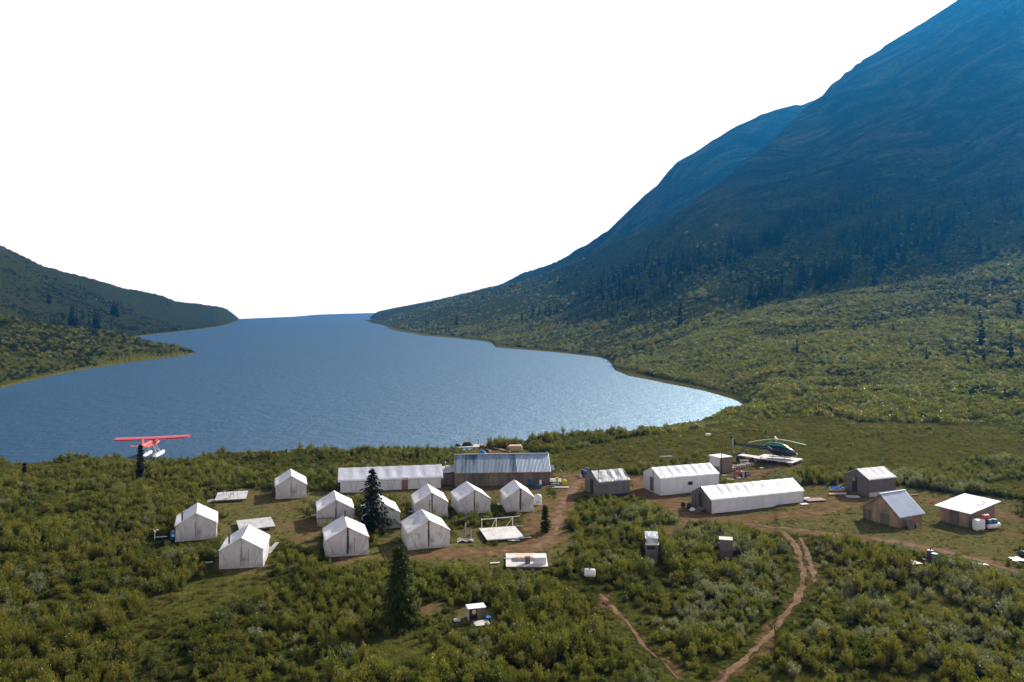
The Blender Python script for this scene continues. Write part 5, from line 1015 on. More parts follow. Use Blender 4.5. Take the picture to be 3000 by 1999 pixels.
bt = thing('row_boat', 'dark hulled open boat drawn up beside the dock', 'boat', (q_.x - 1.7, q_.y - 2.3, gz(q_.x - 1.7, q_.y - 2.3) + .15), .12, None, (-2, 2, -.6, .6))
MB().loft([(-1.9, 0, .28, .5, .26), (0, 0, .27, .62, .27), (1.3, 0, .30, .45, .28), (2.0, 0, .42, .06, .14)], 14, 2.6).build('hull', M_black, bt, True); MB().box((-.3, 0, .55), (2.6, .95, .02)).build('deck_cover', M_grey, bt)
bag('blue plastic sheet bundle among planks behind the metal roofed building', G(c4(620, 275), -.6), gz(*G(c4(620, 275), -.6)[:2]), 1.3, .9, .5, M_jug, 'blue_bundle', 'bundle'); bag('black bundle beside the blue sheet behind the metal roofed building', G(c4(665, 262), -.6), gz(*G(c4(665, 262), -.6)[:2]), 1.1, .9, .6, M_rubber, 'black_bundle', 'bundle'); bag('small white bundle under the black bundle behind the metal roofed building', G(c4(660, 292), -.6), gz(*G(c4(660, 292), -.6)[:2]), .6, .4, .3, M_plastic, 'white_bundle', 'bundle')
for k, (xa, ya, xb, yb, lb) in enumerate(((560, 205, 720, 290, 'long brown plank sloping from the dock to the shore'), (640, 200, 730, 245, 'short brown plank at the head of the dock'), (700, 250, 940, 292, 'long pale plank lying along the shore behind the metal roof'), (760, 258, 930, 285, 'thin grey plank beside the long pale plank on the shore'), (835, 222, 895, 215, 'short pale log on the shore before the lumber stack'))):
    a2, b2 = G(c4(xa, ya), -1.3), G(c4(xb, yb), -1.0); za, zb = max(gz(*a2[:2]), -1.7) + .15, gz(*b2[:2]) + .15
    put(MB().bar((0, 0, 0), (b2.x - a2.x, b2.y - a2.y, zb - za), .28, .07), 'shore_plank', M_lumber if k in (0, 2, 4) else M_wood, lb, 'plank', (a2.x, a2.y, za))
p = G(c4(992, 250), -.7); ls = thing('lumber_stack', 'stack of fresh yellow lumber on the shore behind the metal roof', 'lumber', (p.x, p.y, gz(p.x, p.y)), .1, None, (-1.5, 1.5, -1, 1))
for j in range(5):
    for i in range(4): MB().box((.1 * math.sin(j * 3 + i), -.5 + .34 * i, .12 + .19 * j), (2.4 - .3 * (j == 4), .30, .13)).build('beam', M_lumber, ls)
MB().box((-1.3, -.6, .3), (.5, .4, .6)).build('support', M_wood, ls)
for k, (x, y) in enumerate(((880, 395), (905, 412), (935, 400), (960, 385), (985, 395), (890, 430))):
    p = G(c1(x, y), -2.6); put(MB().lathe([(.2, 0), (.5 + .1 * (k % 3), .1), (.55, .3), (.3, .5), (.05, .55)], 7, Matrix.Diagonal((1.2 + .3 * (k % 2), .9, .8 + .2 * (k % 3), 1))), 'boulder', M_rock, 'grey boulder in the cluster on the lake shore beside the plane', 'rock', (p.x, p.y, gz(p.x, p.y) - .05), k * 1.1, 'shore boulders', smooth=False)
# ---------------------------------------------------------------- foliage materials
def leaf_mat(name, stops, gloss=.35, trans=.35, rough=.45, patch=None, psc=.045):
    m = bpy.data.materials.new(name); m.use_nodes = True; nt = m.node_tree; b = nt.nodes['Principled BSDF']; out = nt.nodes['Material Output']
    oi = nt.nodes.new('ShaderNodeObjectInfo'); at = nt.nodes.new('ShaderNodeAttribute'); at.attribute_name = 'tint'
    f = mth(nt, 'ADD', mth(nt, 'MULTIPLY', oi.outputs['Random'], .6), mth(nt, 'MULTIPLY', at.outputs['Fac'], .4))
    c = ramp(nt, f, stops)
    if patch: c = mixc(nt, ramp(nt, tex(nt, psc, 3, .6), [(.45, (0, 0, 0)), (.68, (.8, .8, .8))]), c, patch)
    nt.links.new(c, b.inputs['Base Color']); b.inputs['Roughness'].default_value = rough; b.inputs['Specular IOR Level'].default_value = gloss
    t = nt.nodes.new('ShaderNodeBsdfTranslucent'); nt.links.new(mixc(nt, 1.0, c, (1.25, 1.3, .55), 'MULTIPLY'), t.inputs[0]); ms = nt.nodes.new('ShaderNodeMixShader'); ms.inputs[0].default_value = trans
    nt.links.new(b.outputs[0], ms.inputs[1]); nt.links.new(t.outputs[0], ms.inputs[2]); nt.links.new(ms.outputs[0], out.inputs[0]); return m
M_willow = leaf_mat('willow_leaf', [(0.0, (0.057, 0.074, 0.009)), (.35, (0.104, 0.124, 0.015)), (.6, (0.158, 0.161, 0.022)), (.85, (0.246, 0.223, 0.057)), (1, (0.301, 0.209, 0.043))], .28, .42, .42, (0.145, 0.124, 0.018))
M_birch = leaf_mat('dwarf_birch_leaf', [(0.0, (0.038, 0.058, 0.008)), (.5, (0.082, 0.101, 0.012)), (.8, (0.166, 0.132, 0.020)), (1, (0.238, 0.122, 0.029))], .22, .38, .5, (0.077, 0.092, 0.014))
M_dark_shade = leaf_mat('dark_shade_leaf', [(0.0, (.010, .016, .005)), (.6, (.022, .030, .009)), (1, (.05, .05, .018))], .12, .25, .6)  # dark brush; on the left hill its colour stands in for shade
M_silver_w = leaf_mat('silver_willow_leaf', [(0.0, (0.110, 0.130, 0.061)), (.5, (0.187, 0.198, 0.110)), (1, (0.330, 0.330, 0.220))], .30, .30, .5)
M_grass = leaf_mat('grass_blade', [(0.0, (0.063, 0.073, 0.018)), (.5, (0.121, 0.108, 0.032)), (1, (0.230, 0.165, 0.075))], .2, .35, .6, (0.103, 0.083, 0.022))
M_spruce = leaf_mat('spruce_needle', [(0.0, (.007, .012, .006)), (.5, (.012, .020, .008)), (1, (.022, .032, .012))], .08, .10, .7)
M_spruceg = leaf_mat('spruce_needle_green', [(0.0, (.014, .028, .005)), (.5, (.028, .046, .007)), (1, (.060, .072, .010))], .08, .28, .6)
M_bark = simple('bark', (.06, .045, .035), .9, var=.4, scale=6); M_dead = simple('dead_branch', (.045, .04, .036), .9, var=.4, scale=6)

def fast_mesh(name, verts, faces, mats, mi=None, tint=None):
    me = bpy.data.meshes.new(name); me.from_pydata([tuple(v) for v in verts], [], [tuple(f) for f in faces]); me.update()
    for m in mats: me.materials.append(m)
    if mi is not None: me.polygons.foreach_set('material_index', mi)
    if tint is not None:
        a = me.attributes.new('tint', 'FLOAT', 'FACE'); a.data.foreach_set('value', np.array(tint, np.float32))
    return me

def card(vs_, fs, p, d, s, l, w):                            # a leaf: folded rhombus
    o = len(vs_); m_ = p + d * (l * .5)
    vs_ += [p, m_ + s * (w / 2), p + d * l, m_ - s * (w / 2)]; fs.append((o, o + 1, o + 2, o + 3))

def rv(rg):
    v = rg.normal(size=3); return Vector(v / (np.linalg.norm(v) + 1e-9))

def shrub(seed, H, Rr, shoots, leaves, ll, lw, mats, up=.55, branch=3):
    rg = np.random.default_rng(seed); vs_ = []; fs = []; mi = []; ti = []
    for k in range(shoots):
        a = rg.uniform(0, 6.283); r0 = Rr * .35 * math.sqrt(rg.random()); h_ = H * rg.uniform(.55, 1.05); r1 = Rr * rg.uniform(.25, 1.0)
        b0 = Vector((r0 * math.cos(a), r0 * math.sin(a), -.06)); a2 = a + rg.normal() * .5; tip = Vector((r1 * math.cos(a2), r1 * math.sin(a2), h_ * (1 - .30 * (r1 / Rr) ** 2)))
        mid = (b0 + tip) / 2 + Vector((0, 0, h_ * .13))
        st = rg.random()
        side = Vector((-math.sin(a), math.cos(a), 0)) * .014; o = len(vs_)
        vs_ += [b0 - side, b0 + side, mid + side * .7, mid - side * .7, tip]; fs += [(o, o + 1, o + 2, o + 3), (o + 3, o + 2, o + 4)]; mi += [1, 1]; ti += [.5, .5]
        for j in range(leaves):
            t = rg.uniform(.18, 1.02) ** .8; p = b0.lerp(mid, t * 2) if t < .5 else mid.lerp(tip, (t - .5) * 2)
            p = p + rv(rg) * (.05 + .15 * Rr * rg.random() * (1.1 - t * .6))
            d = (rv(rg) + Vector((0, 0, up))).normalized(); s = d.cross(rv(rg)).normalized(); q_ = rg.uniform(.7, 1.3)
            card(vs_, fs, p, d, s, ll * q_, lw * q_); mi.append(0); ti.append(min(1, max(0, .5 * st + .5 * rg.random())))
    return fast_mesh('brush', vs_, fs, mats, mi, ti)

def tuft(seed, H, Rr, n, mats):
    rg = np.random.default_rng(seed); vs_ = []; fs = []; ti = []
    for k in range(n):
        a = rg.uniform(0, 6.283); r = Rr * math.sqrt(rg.random()); p = Vector((r * math.cos(a), r * math.sin(a), -.02)); h_ = H * rg.uniform(.5, 1.1)
        d = Vector((rg.normal() * .45, rg.normal() * .45, 1)).normalized(); s = Vector((math.cos(a * 3), math.sin(a * 3), 0)) * rg.uniform(.012, .028); o = len(vs_)
        vs_ += [p - s, p + s, p + d * h_]; fs.append((o, o + 1, o + 2)); ti.append(rg.random())
    return fast_mesh('grass', vs_, fs, mats, None, ti)

def far_shrub(seed, H, Rr, n, l, mats):
    rg = np.random.default_rng(seed); vs_ = []; fs = []; ti = []
    lob = [(Vector((rg.uniform(-.5, .5) * Rr, rg.uniform(-.5, .5) * Rr, 0)), rg.uniform(.6, 1.0), rg.random()) for _ in range(4)]
    for k in range(n):
        c_, sc_, tt = lob[k % 4]; a = rg.uniform(0, 6.283); e = math.asin(rg.uniform(.0, 1)); r = rg.uniform(.75, 1.05)
        p = c_ + Vector((math.cos(a) * math.cos(e) * Rr * .75 * sc_, math.sin(a) * math.cos(e) * Rr * .75 * sc_, math.sin(e) * H * sc_)) * r
        d = (rv(rg) + Vector((0, 0, .5))).normalized(); s = d.cross(rv(rg)).normalized(); card(vs_, fs, p, d, s, l * rg.uniform(.7, 1.3), l * .7); ti.append(min(1, .5 * tt + .5 * rg.random()))
    return fast_mesh('brush', vs_, fs, mats, None, ti)

# ---------------------------------------------------------------- spruces
def spruce_meshes(seed, H, Rr, tiers, br, detail, sparse=False, mat=None, taper=.9, wide=1.0):
    rg = np.random.default_rng(seed); vs_ = []; fs = []; ti = []
    tm = MB(); tm.cyl((0, 0, -.4), (0, 0, H * .55), .022 * H * .55, .012 * H * .5, n=7, cap=False); tm.cyl((0, 0, H * .55), (.02, .02, H * .995), .012 * H * .5, .004 * H, n=6, cap=False)
    bz = []
    for k in range(tiers):
        f = (k + rg.uniform(-.3, .3)) / tiers; f = max(0.0, min(.985, f)); z = H * (.04 + .95 * f)
        env = Rr * (1 - f) ** taper * (.75 + .25 * math.sin(k * 2.4 + seed)) * wide + .04 * Rr
        if sparse: env *= rg.uniform(.65, 1.15)
        for j in range(br):
            a = rg.uniform(0, 6.283); l = env * rg.uniform(.55, 1.12)
            if sparse and rg.random() < .25: l *= .5
            droop = -.18 - .35 * (1 - f) + rg.normal() * .1
            d = Vector((math.cos(a), math.sin(a), droop)).normalized(); tip_up = Vector((0, 0, .12 * l))
            p0 = Vector((0, 0, z + rg.normal() * .05)); s = Vector((-math.sin(a), math.cos(a), 0))
            if detail == 0:
                card(vs_, fs, p0 + Vector((0, 0, .12 * l)), d, (s * rg.uniform(-.6, .6) + Vector((0, 0, 1))).normalized(), l, l * .55 + .25); ti.append(rg.random())
                card(vs_, fs, p0 + d * l * .3, (d + Vector((0, 0, -.5))).normalized(), (s + Vector((0, 0, rg.normal() * .6))).normalized(), l * .8, l * .6 + .1); ti.append(rg.random())
            else:
                bz.append((p0, p0 + d * l + tip_up, .012 * H * (1 - f) * .25 + .006))
                n = max(3, int(l / (.16 if not sparse else .20)))
                for i in range(n):
                    t = (i + .6) / n; p = p0 + d * (l * t) + tip_up * t * t
                    for sd in (-1, 1):
                        if sparse and rg.random() < .25 + .35 * (1 - f): continue
                        dd = (d * .75 + s * sd * rg.uniform(.4, .9) + Vector((0, 0, -.25 + rg.normal() * .15))).normalized(); q_ = (.24 + .22 * l * (1 - t) if not sparse else .30 + .1 * l) * rg.uniform(.6, 1.25)
                        card(vs_, fs, p, dd, (dd.cross(Vector((0, 0, 1))).normalized() + Vector((0, 0, rg.normal() * 1.1))).normalized(), q_, q_ * .55); ti.append(rg.random())
    if sparse or detail:
        for a_, b_, r_ in bz: tm.cyl(a_, b_, r_, r_ * .4, n=3, cap=False)
    return fast_mesh('crown', vs_, fs, [mat or M_spruce], None, ti), tm.mesh('trunk', M_dead if sparse else M_bark)

def near_spruce(label, base, H, Rr, seed, tiers, br, sparse=False, mat=None, taper=.9, rz=0.0):
    z = gz(base.x, base.y); t = thing('spruce_tree', label, 'tree', (base.x, base.y, z), rz, 'spruces in and near the camp', (-.5, .5, -.5, .5))
    cm, tm = spruce_meshes(seed, H, Rr, tiers, br, 1, sparse, mat, taper)
    for nm, me_x in (('crown', cm), ('trunk', tm)):
        o = bpy.data.objects.new(nm, me_x); COL.objects.link(o); o.parent = t
b_ = G((1172, 1836)); near_spruce('dense dark green spruce standing in the brush before the camp', b_, 6.1, 1.9, 5, 46, 17, mat=M_spruceg, taper=.5)
b_ = G((1090, 1560)); near_spruce('tall thin spruce with bare grey lower branches before a wall tent', b_, 6.9, 2.9, 6, 44, 11, sparse=True, taper=.8)
b_ = G((1597, 1562)); near_spruce('small bushy spruce beside the track near the white tank', b_, 2.9, .8, 7, 20, 10, mat=M_spruceg, taper=.7)
b_ = G(c1(1290, 590)); near_spruce('dark spruce near the shore standing before the red float plane', b_, 4.9, 1.15, 8, 26, 11, taper=.7)
b_ = G(c1(225, 575)); near_spruce('tiny young spruce alone in the brush near the lake shore', b_, 2.1, .5, 9, 16, 8, taper=.8)

FAR = []
for k in range(7):
    cm, tm = spruce_meshes(100 + k, 1.0 * 8, .95 + .12 * (k % 3), 17, 7, 0, False, M_spruce, .8)
    bm = MB(); o0 = bpy.data.objects.new('tmp', cm)
    vv = [tuple(v.co) for v in cm.vertices]; ff = [tuple(p_.vertices) for p_ in cm.polygons]; n0 = len(vv)
    vv += [tuple(v.co) for v in tm.vertices]; ff2 = [tuple(i + n0 for i in p_.vertices) for p_ in tm.polygons]
    tt = list(np.random.default_rng(k).random(len(ff))) + [0.5] * len(ff2)
    bpy.data.objects.remove(o0)
    me_f = fast_mesh('spruce', vv, ff + ff2, [M_spruce, M_bark], [0] * len(ff) + [1] * len(ff2), tt); FAR.append(me_f)
trees = []                                                   # (base in photo px, height in px, kind)
for x, y, h_ in ((410, 692, 92), (595, 868, 228), (612, 872, 225), (640, 872, 150), (690, 815, 98), (530, 816, 72), (747, 872, 120), (775, 944, 85), (800, 892, 258), (822, 895, 190), (785, 880, 150), (930, 908, 110),
                 (940, 780, 140), (958, 785, 150), (975, 795, 140), (990, 700, 60), (1015, 702, 62), (918, 690, 50), (1022, 957, 85), (430, 882, 95), (455, 884, 100), (490, 862, 60), (1080, 706, 40), (1092, 745, 50), (1106, 752, 50), (1398, 702, 62), (1392, 776, 36), (1070, 636, 30), (670, 560, 50), (700, 566, 45), (400, 690, 80), (422, 694, 70)):
    trees.append((cA(x, y), h_ / 2.851, 'L'))
for x, y, h_ in ((945, 390, 55), (795, 475, 85), (680, 408, 50), (1320, 412, 90), (1365, 412, 75), (1408, 415, 85), (1432, 418, 120), (1485, 408, 100), (1468, 412, 70), (1245, 432, 70), (975, 298, 48), (1070, 272, 42), (1098, 260, 40), (585, 468, 50), (598, 466, 40), (562, 440, 30), (1503, 208, 80), (1525, 205, 78), (1545, 180, 60), (1620, 140, 45), (1810, 130, 80), (1868, 100, 70),
                 (1560, 300, 60), (1790, 270, 100), (1770, 265, 80), (1895, 300, 80), (2335, 475, 190), (1992, 450, 60), (1865, 410, 75), (1225, 358, 30), (1040, 362, 30), (1190, 210, 30), (625, 545, 40), (650, 545, 38), (685, 540, 40), (720, 535, 70), (740, 530, 60), (1345, 228, 40), (2110, 412, 45), (2130, 412, 48), (2150, 408, 42), (1700, 260, 70), (1720, 262, 60), (1640, 280, 70)):
    trees.append((cB(x, y), h_ / 2.353, 'M'))
for x, y, h_ in ((1630, 795, 130), (1720, 1000, 160), (1742, 800, 70), (1706, 870, 110), (1885, 1095, 195), (1928, 830, 112), (1700, 482, 110), (1475, 535, 130), (1400, 1100, 90), (1640, 1112, 60), (1736, 1095, 55), (655, 1045, 88), (300, 745, 65), (252, 765, 50), (215, 880, 38), (1345, 90, 80), (1760, 70, 60), (1210, 935, 60), (1310, 985, 45), (1860, 900, 40), (990, 690, 45), (1240, 640, 60), (1490, 150, 60), (1955, 400, 50), (1100, 660, 120), (1130, 590, 100)):
    trees.append((cC(x, y), h_ / 1.96, 'M'))
bands = [([(380, 700), (660, 610), (960, 560), (960, 630), (640, 730), (460, 790), (380, 780)], 95, (75, 130)), ([(0, 510), (300, 440), (560, 350), (560, 450), (280, 540), (0, 620)], 130, (55, 100)), ([(560, 270), (900, 170), (1180, 110), (1200, 190), (900, 300), (560, 420)], 120, (50, 95)),
         ([(860, 390), (1180, 300), (1560, 230), (1560, 330), (1180, 480), (900, 520)], 120, (55, 105)), ([(1040, 480), (1280, 460), (1500, 380), (1500, 460), (1260, 545), (1060, 590)], 55, (60, 115)), ([(1400, 200), (1960, 60), (1960, 330), (1500, 330)], 40, (50, 85)), ([(-480, 640), (0, 470), (0, 640), (-480, 790)], 120, (45, 85)), ([(-520, 780), (0, 640), (40, 680), (-480, 860)], 36, (45, 75))]
rb = np.random.default_rng(3)
for poly, n, (h0, h1) in bands:
    px = np.array([p_[0] for p_ in poly]); py = np.array([p_[1] for p_ in poly]); k = 0
    while k < n:
        x, y = rb.uniform(px.min(), px.max()), rb.uniform(py.min(), py.max())
        if inpoly(np.array([x]), np.array([y]), poly)[0] and noise(np.array([x / 60]), np.array([y / 28]), 5)[0] > -.35: trees.append((cC(x, y), rb.uniform(h0, h1) / 1.96, 'S')); k += 1
for k in range(34):                                          # trees along the far skyline
    t_ = k / 33; trees.append(((1180 + 640 * t_ + rb.normal() * 9, 905 - 190 * t_ ** 1.35 + rb.uniform(14, 34)), rb.uniform(9, 18), 'F'))
LAB = {'L': ('slender dark spruce on the hill across the lake', 'spruces across the lake'), 'M': ('dark spruce standing apart on the open mountain slope', 'spruces scattered on the slope'),
       'S': ('slender dark spruce crowded in the stands on the mountain slope', 'spruces of the hillside stands'), 'F': ('tiny dark spruce far off near the foot of the ridge', 'far spruces')}
placed = []
for p_, hp_, kd in trees:
    w_ = hit(p_)
    if w_ is None or w_.z < WZ + .4: continue
    placed.append((hp_, w_, min(20.0 if kd == 'L' else 15.0, max(2.2, hp_ * w_.y / FPX)), kd))
placed.sort(key=lambda a: -a[0])
rest = []
for i, (hp_, w_, h_, kd) in enumerate(placed):
    if kd == 'F' or (kd == 'S' and sum(1 for q_ in placed[:i] if q_[3] == 'S') >= 188): rest.append((w_, h_)); continue
    o = bpy.data.objects.new('spruce_tree', FAR[i % 7]); COL.objects.link(o); o.location = (w_.x, w_.y, w_.z - .1); s_ = h_ / 8; wd = s_ * R.uniform(1.1, 1.55) * (1.25 if kd == 'M' else 1.0) * (1.25 if h_ < 5 else 1)
    o.scale = (wd, wd, s_); o.rotation_euler = (0, 0, R.uniform(0, 6.28)); tag(o, LAB[kd][0], 'tree', LAB[kd][1])

# ---------------------------------------------------------------- brush: uncountable cover, scattered over the ground
def scatter(name, label, protos, X, Y, S, ridx, zoff=0.0, sz=None):
    col = bpy.data.collections.new(name + '_kinds')
    for k, me_p in enumerate(protos):
        o = bpy.data.objects.new('%s_kind_%02d' % (name, k), me_p); col.objects.link(o)
    Z = height(X, Y) + zoff; n = len(X); me = bpy.data.meshes.new(name); me.vertices.add(n); me.vertices.foreach_set('co', np.stack([X, Y, Z], -1).ravel())
    rg = np.random.default_rng(n); rot = np.stack([rg.normal(0, .08, n), rg.normal(0, .08, n), rg.uniform(0, 6.283, n)], -1)
    scl = np.stack([S, S, S * (sz if sz is not None else rg.uniform(.8, 1.25, n))], -1)
    for nm, ty, arr in (('rot', 'FLOAT_VECTOR', rot), ('scl', 'FLOAT_VECTOR', scl)):
        a = me.attributes.new(nm, ty, 'POINT'); a.data.foreach_set('vector', arr.ravel().astype(np.float32))
    a = me.attributes.new('pick', 'INT', 'POINT'); a.data.foreach_set('value', ridx.astype(np.int32)); me.update()
    o = bpy.data.objects.new(name, me); COL.objects.link(o); tag(o, label, kind='stuff')
    g = bpy.data.node_groups.new(name + '_nodes', 'GeometryNodeTree'); g.interface.new_socket('Geometry', in_out='INPUT', socket_type='NodeSocketGeometry'); g.interface.new_socket('Geometry', in_out='OUTPUT', socket_type='NodeSocketGeometry')
    N = g.nodes; gi = N.new('NodeGroupInput'); go = N.new('NodeGroupOutput'); ip = N.new('GeometryNodeInstanceOnPoints'); ci = N.new('GeometryNodeCollectionInfo')
    ci.inputs['Collection'].default_value = col; ci.inputs['Separate Children'].default_value = True; ci.inputs['Reset Children'].default_value = True
    def named(nm, ty): x = N.new('GeometryNodeInputNamedAttribute'); x.data_type = ty; x.inputs['Name'].default_value = nm; return x.outputs['Attribute']
    L = g.links; L.new(gi.outputs[0], ip.inputs['Points']); L.new(ci.outputs[0], ip.inputs['Instance']); ip.inputs['Pick Instance'].default_value = True
    L.new(named('pick', 'INT'), ip.inputs['Instance Index']); L.new(named('scl', 'FLOAT_VECTOR'), ip.inputs['Scale'])
    e2r = N.new('FunctionNodeEulerToRotation'); L.new(named('rot', 'FLOAT_VECTOR'), e2r.inputs[0]); L.new(e2r.outputs[0], ip.inputs['Rotation']); L.new(ip.outputs[0], go.inputs[0])
    md = o.modifiers.new('scatter', 'NODES'); md.node_group = g
    return o

def free(X, Y, r):
    ok = np.ones(X.shape, bool)
    for cx, cy_, hx, hy, a in FOOT:
        dx, dy = X - cx, Y - cy_; u = dx * math.cos(a) + dy * math.sin(a); v = -dx * math.sin(a) + dy * math.cos(a)
        ok &= ~((np.abs(u) < hx + r) & (np.abs(v) < hy + r))
    return ok

def sample(n, t0, t1, y0, y1, seed):
    rg = np.random.default_rng(seed); Y = np.sqrt(rg.uniform(y0 ** 2, y1 ** 2, n)); return rg.uniform(t0, t1, n) * Y, Y, rg

M_yel = leaf_mat('yellow_green_leaf', [(0.0, (.085, .10, .010)), (.5, (.13, .14, .014)), (1, (.20, .18, .025))], .25, .45, .45)
P_near = [shrub(10, 1.25, .50, 30, 28, .105, .040, [M_willow, M_bark], .9), shrub(11, 1.45, .46, 26, 32, .10, .034, [M_willow, M_bark], 1.1), shrub(12, .85, .70, 34, 24, .11, .05, [M_willow, M_bark], .4),
          shrub(13, .75, .62, 40, 24, .075, .05, [M_birch, M_bark], .3), shrub(14, .65, .7, 40, 22, .08, .055, [M_birch, M_bark], .3), shrub(15, 1.1, .62, 32, 28, .11, .04, [M_silver_w, M_bark], .6), shrub(16, .95, .7, 34, 24, .10, .042, [M_silver_w, M_bark], .5), shrub(17, .7, .62, 38, 24, .085, .045, [M_yel, M_bark], .5)]
X, Y, rg = sample(56000, -.76, .80, 43, 152, 21)
cl_, di_, me_2 = cover(X, Y); u_ = U0 + FPX * X / Y; hz = height(X, Y)
dens = openness(X, Y)
left = sstep(1300, 300, u_); dens = np.maximum(dens, .6 * left)
keep = (rg.random(len(X)) < dens * (1 - cl_) * (1 - .93 * me_2) * np.clip(1 - 2.2 * di_, 0, 1)) & (hz > WZ + .7) & free(X, Y, .35)
X, Y = X[keep], Y[keep]; n = len(X); u_ = U0 + FPX * X / Y
PW = [gpx(q_[1]) for q_ in PATHS]
pd = np.minimum.reduce([linedist(X, Y, q_) for q_ in PW[:4]]); kk = pd > .95; X, Y, u_ = X[kk], Y[kk], u_[kk]; n = len(X); pd = pd[kk]
me_3 = cover(X, Y)[2]
hv = 1.0 + .5 * fbm(X / 5, Y / 5, 211, 2); S = np.clip(hv * rg.uniform(.65, 1.25, n) * np.where(rg.random(n) < .05, 1.4, 1), .4, 1.9)
S *= .80 * np.where(me_3 > .5, .55, 1.0)
for dy_ in (1.0, 2.2, 3.4):                                   # grazed and trampled low before every clearing, track and building
    c3_, d3_, _ = cover(X, Y + dy_); op = (c3_ > .5) | (d3_ > .35) | ~free(X, Y + dy_, .1)
    S = np.where(op, np.minimum(S, .30 + .10 * dy_), S)
S *= np.where(Y > 118, .9, 1.0) * np.interp(pd, [.9, 3.0], [.5, 1.0])
f = fbm(X / 11, Y / 11, 221, 3) + rg.normal(0, .28, n); silv = rg.random(n) < (.10 + .45 * sstep(1450, 2200, u_)) * sstep(-.3, .5, fbm(X / 6, Y / 6, 231, 2))
pick = np.where(silv, 5 + (rg.random(n) < .5), np.where(f > .25, 3 + (rg.random(n) < .5), (rg.random(n) * 3).astype(int)))
pick = np.where((rg.random(n) < .45) & (fbm(X / 4, Y / 4, 241, 2) > .35), 7, pick)
# keep the line of sight to the tents open: lower brush just before them
scatter('willow_brush', 'dense willow and dwarf birch brush covering the valley floor', P_near, X, Y, S, pick)

P_tuft = [tuft(30 + k, .30 + .08 * (k % 2), .28, 60, [M_grass]) for k in range(4)]
X, Y, rg = sample(70000, -.72, .76, 46, 215, 22); cl_, di_, me_2 = cover(X, Y); hz = height(X, Y)
w_ = np.clip(cl_ * .55 + me_2 * 1.0 + .14 + .8 * (1 - sstep(.1, .55, openness(X, Y))) * (Y < 155), 0, 1) * np.clip(1 - 1.3 * di_, 0, 1) * np.clip(.7 + .6 * fbm(X / 3, Y / 3, 301, 3), 0.05, 1)
keep = (rg.random(len(X)) < w_) & (hz > WZ + .15) & free(X, Y, .05); X, Y = X[keep], Y[keep]; n = len(X)
scatter('grass_tufts', 'yellowish grass tufts on cleared ground and meadow', P_tuft, X, Y, np.clip(rg.normal(.75, .25, n), .3, 1.5) * np.where(cover(X, Y)[0] > .5, .62, 1.05), rg.integers(0, 4, n))

P_far = [far_shrub(40 + k, .95 + .2 * (k % 3), 1.0, 110, .26, [M_willow if k % 3 else M_birch]) for k in range(6)] + [far_shrub(60, 1.1, 1.0, 110, .26, [M_silver_w]), far_shrub(61, .8, 1.0, 110, .26, [M_dark_shade])]
Xs, Ys_ = [], []
for n_, a_, b_, y0, y1, sd in ((100000, .16, .80, 148, 420, 23), (60000, -.12, .80, 330, 760, 24), (14000, -.70, -.36, 225, 560, 25), (7000, -.72, -.30, 450, 900, 26), (6000, -.20, .12, 700, 1250, 27)):
    X, Y, rg = sample(n_, a_, b_, y0, y1, sd); Xs.append(X); Ys_.append(Y)
X = np.concatenate(Xs); Y = np.concatenate(Ys_); rg = np.random.default_rng(28); hz = height(X, Y); cl_, di_, me_2 = cover(X, Y)
dens = np.clip(.6 + .6 * fbm(X / 22, Y / 22, 401, 3), .15, 1) * (1 - .85 * me_2) * (1 - cl_) * np.interp(hz, [45, 80], [1, .25])
keep = (rg.random(len(X)) < dens) & (hz > WZ + .8) & free(X, Y, .3); X, Y = X[keep], Y[keep]; n = len(X)
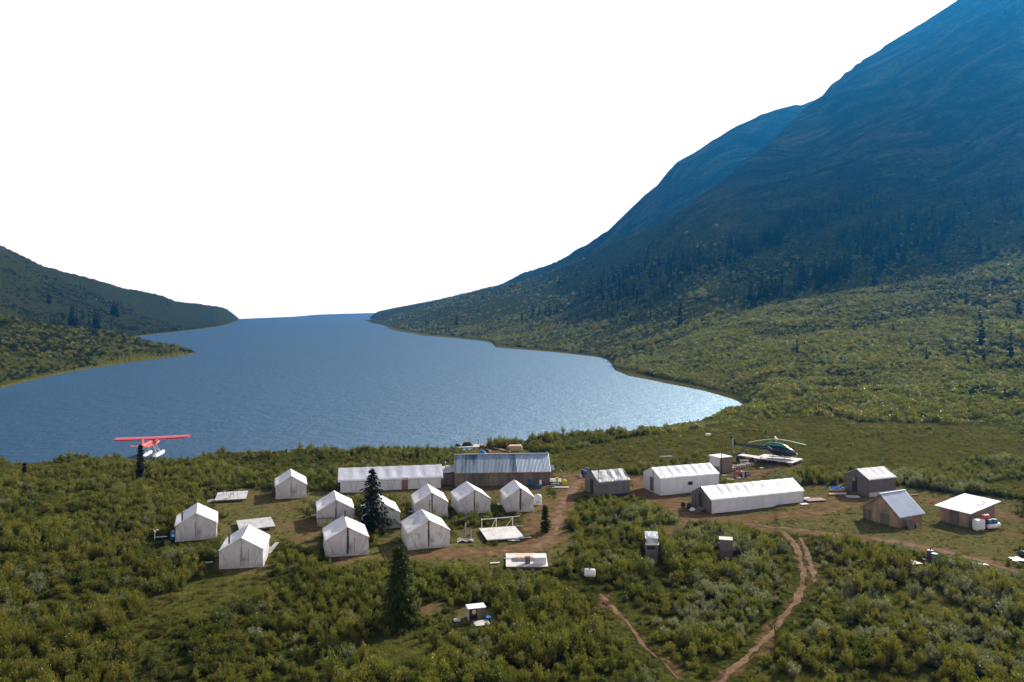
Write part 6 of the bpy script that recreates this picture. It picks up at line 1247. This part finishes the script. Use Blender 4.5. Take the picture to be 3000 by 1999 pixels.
S = np.clip(1.0 + .5 * fbm(X / 14, Y / 14, 411, 2), .45, 1.9) * rg.uniform(.6, 1.15, n) * np.interp(Y, [150, 300, 800], [.8, 1.0, 1.5]) * np.where(cover(X, Y)[2] > .5, .55, 1.0)
pick = np.where(rg.random(n) < .16 * sstep(0, .5, fbm(X / 18, Y / 18, 421, 2)), 6, rg.integers(0, 6, n))
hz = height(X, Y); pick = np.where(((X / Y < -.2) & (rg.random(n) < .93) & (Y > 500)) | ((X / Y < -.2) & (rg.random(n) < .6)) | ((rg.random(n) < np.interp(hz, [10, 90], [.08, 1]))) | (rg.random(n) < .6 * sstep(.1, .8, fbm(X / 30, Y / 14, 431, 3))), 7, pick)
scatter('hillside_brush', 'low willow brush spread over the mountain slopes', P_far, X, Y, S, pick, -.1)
if rest: scatter('distant_spruce_wood', 'remaining spruces of the dense hillside stands', FAR, np.array([r_[0].x for r_ in rest]), np.array([r_[0].y for r_ in rest]), np.array([r_[1] / 8 for r_ in rest]), rg.integers(0, 7, len(rest)))

# single bushes that stand out
for k, (pp, sz_, lb) in enumerate((((1390, 1752), 1.25, 'tall silvery white willow bush behind the small toilet box'), ((2158, 1622), 1.0, 'pale silvery willow bush before the plain dark outhouse'), ((1905, 1672), 1.05, 'grey green willow bush before the outhouse with white roof'))):
    p = G(pp); o = bpy.data.objects.new('willow_bush', P_near[5 + k % 2]); COL.objects.link(o); o.location = (p.x, p.y, gz(p.x, p.y)); o.scale = (sz_ * .8, sz_ * .8, sz_); tag(o, lb, 'bush')

# ---------------------------------------------------------------- air
M_haze = bpy.data.materials.new('blue_air'); M_haze.use_nodes = True; nt = M_haze.node_tree; nt.nodes.remove(nt.nodes['Principled BSDF'])
pv = nt.nodes.new('ShaderNodeVolumePrincipled'); pv.inputs['Color'].default_value = (.015, .39, 1.0, 1); pv.inputs['Density'].default_value = 0.0001; pv.inputs['Anisotropy'].default_value = 0.62
nt.links.new(pv.outputs[0], nt.nodes['Material Output'].inputs['Volume'])
zt = float(ZZ.max()) + 12
hz_ = MB().box((250, 1350, (zt - 9) / 2), (5200, 3300, zt + 9)).build('haze', M_haze); tag(hz_, 'thin blue air filling the valley', kind='stuff')
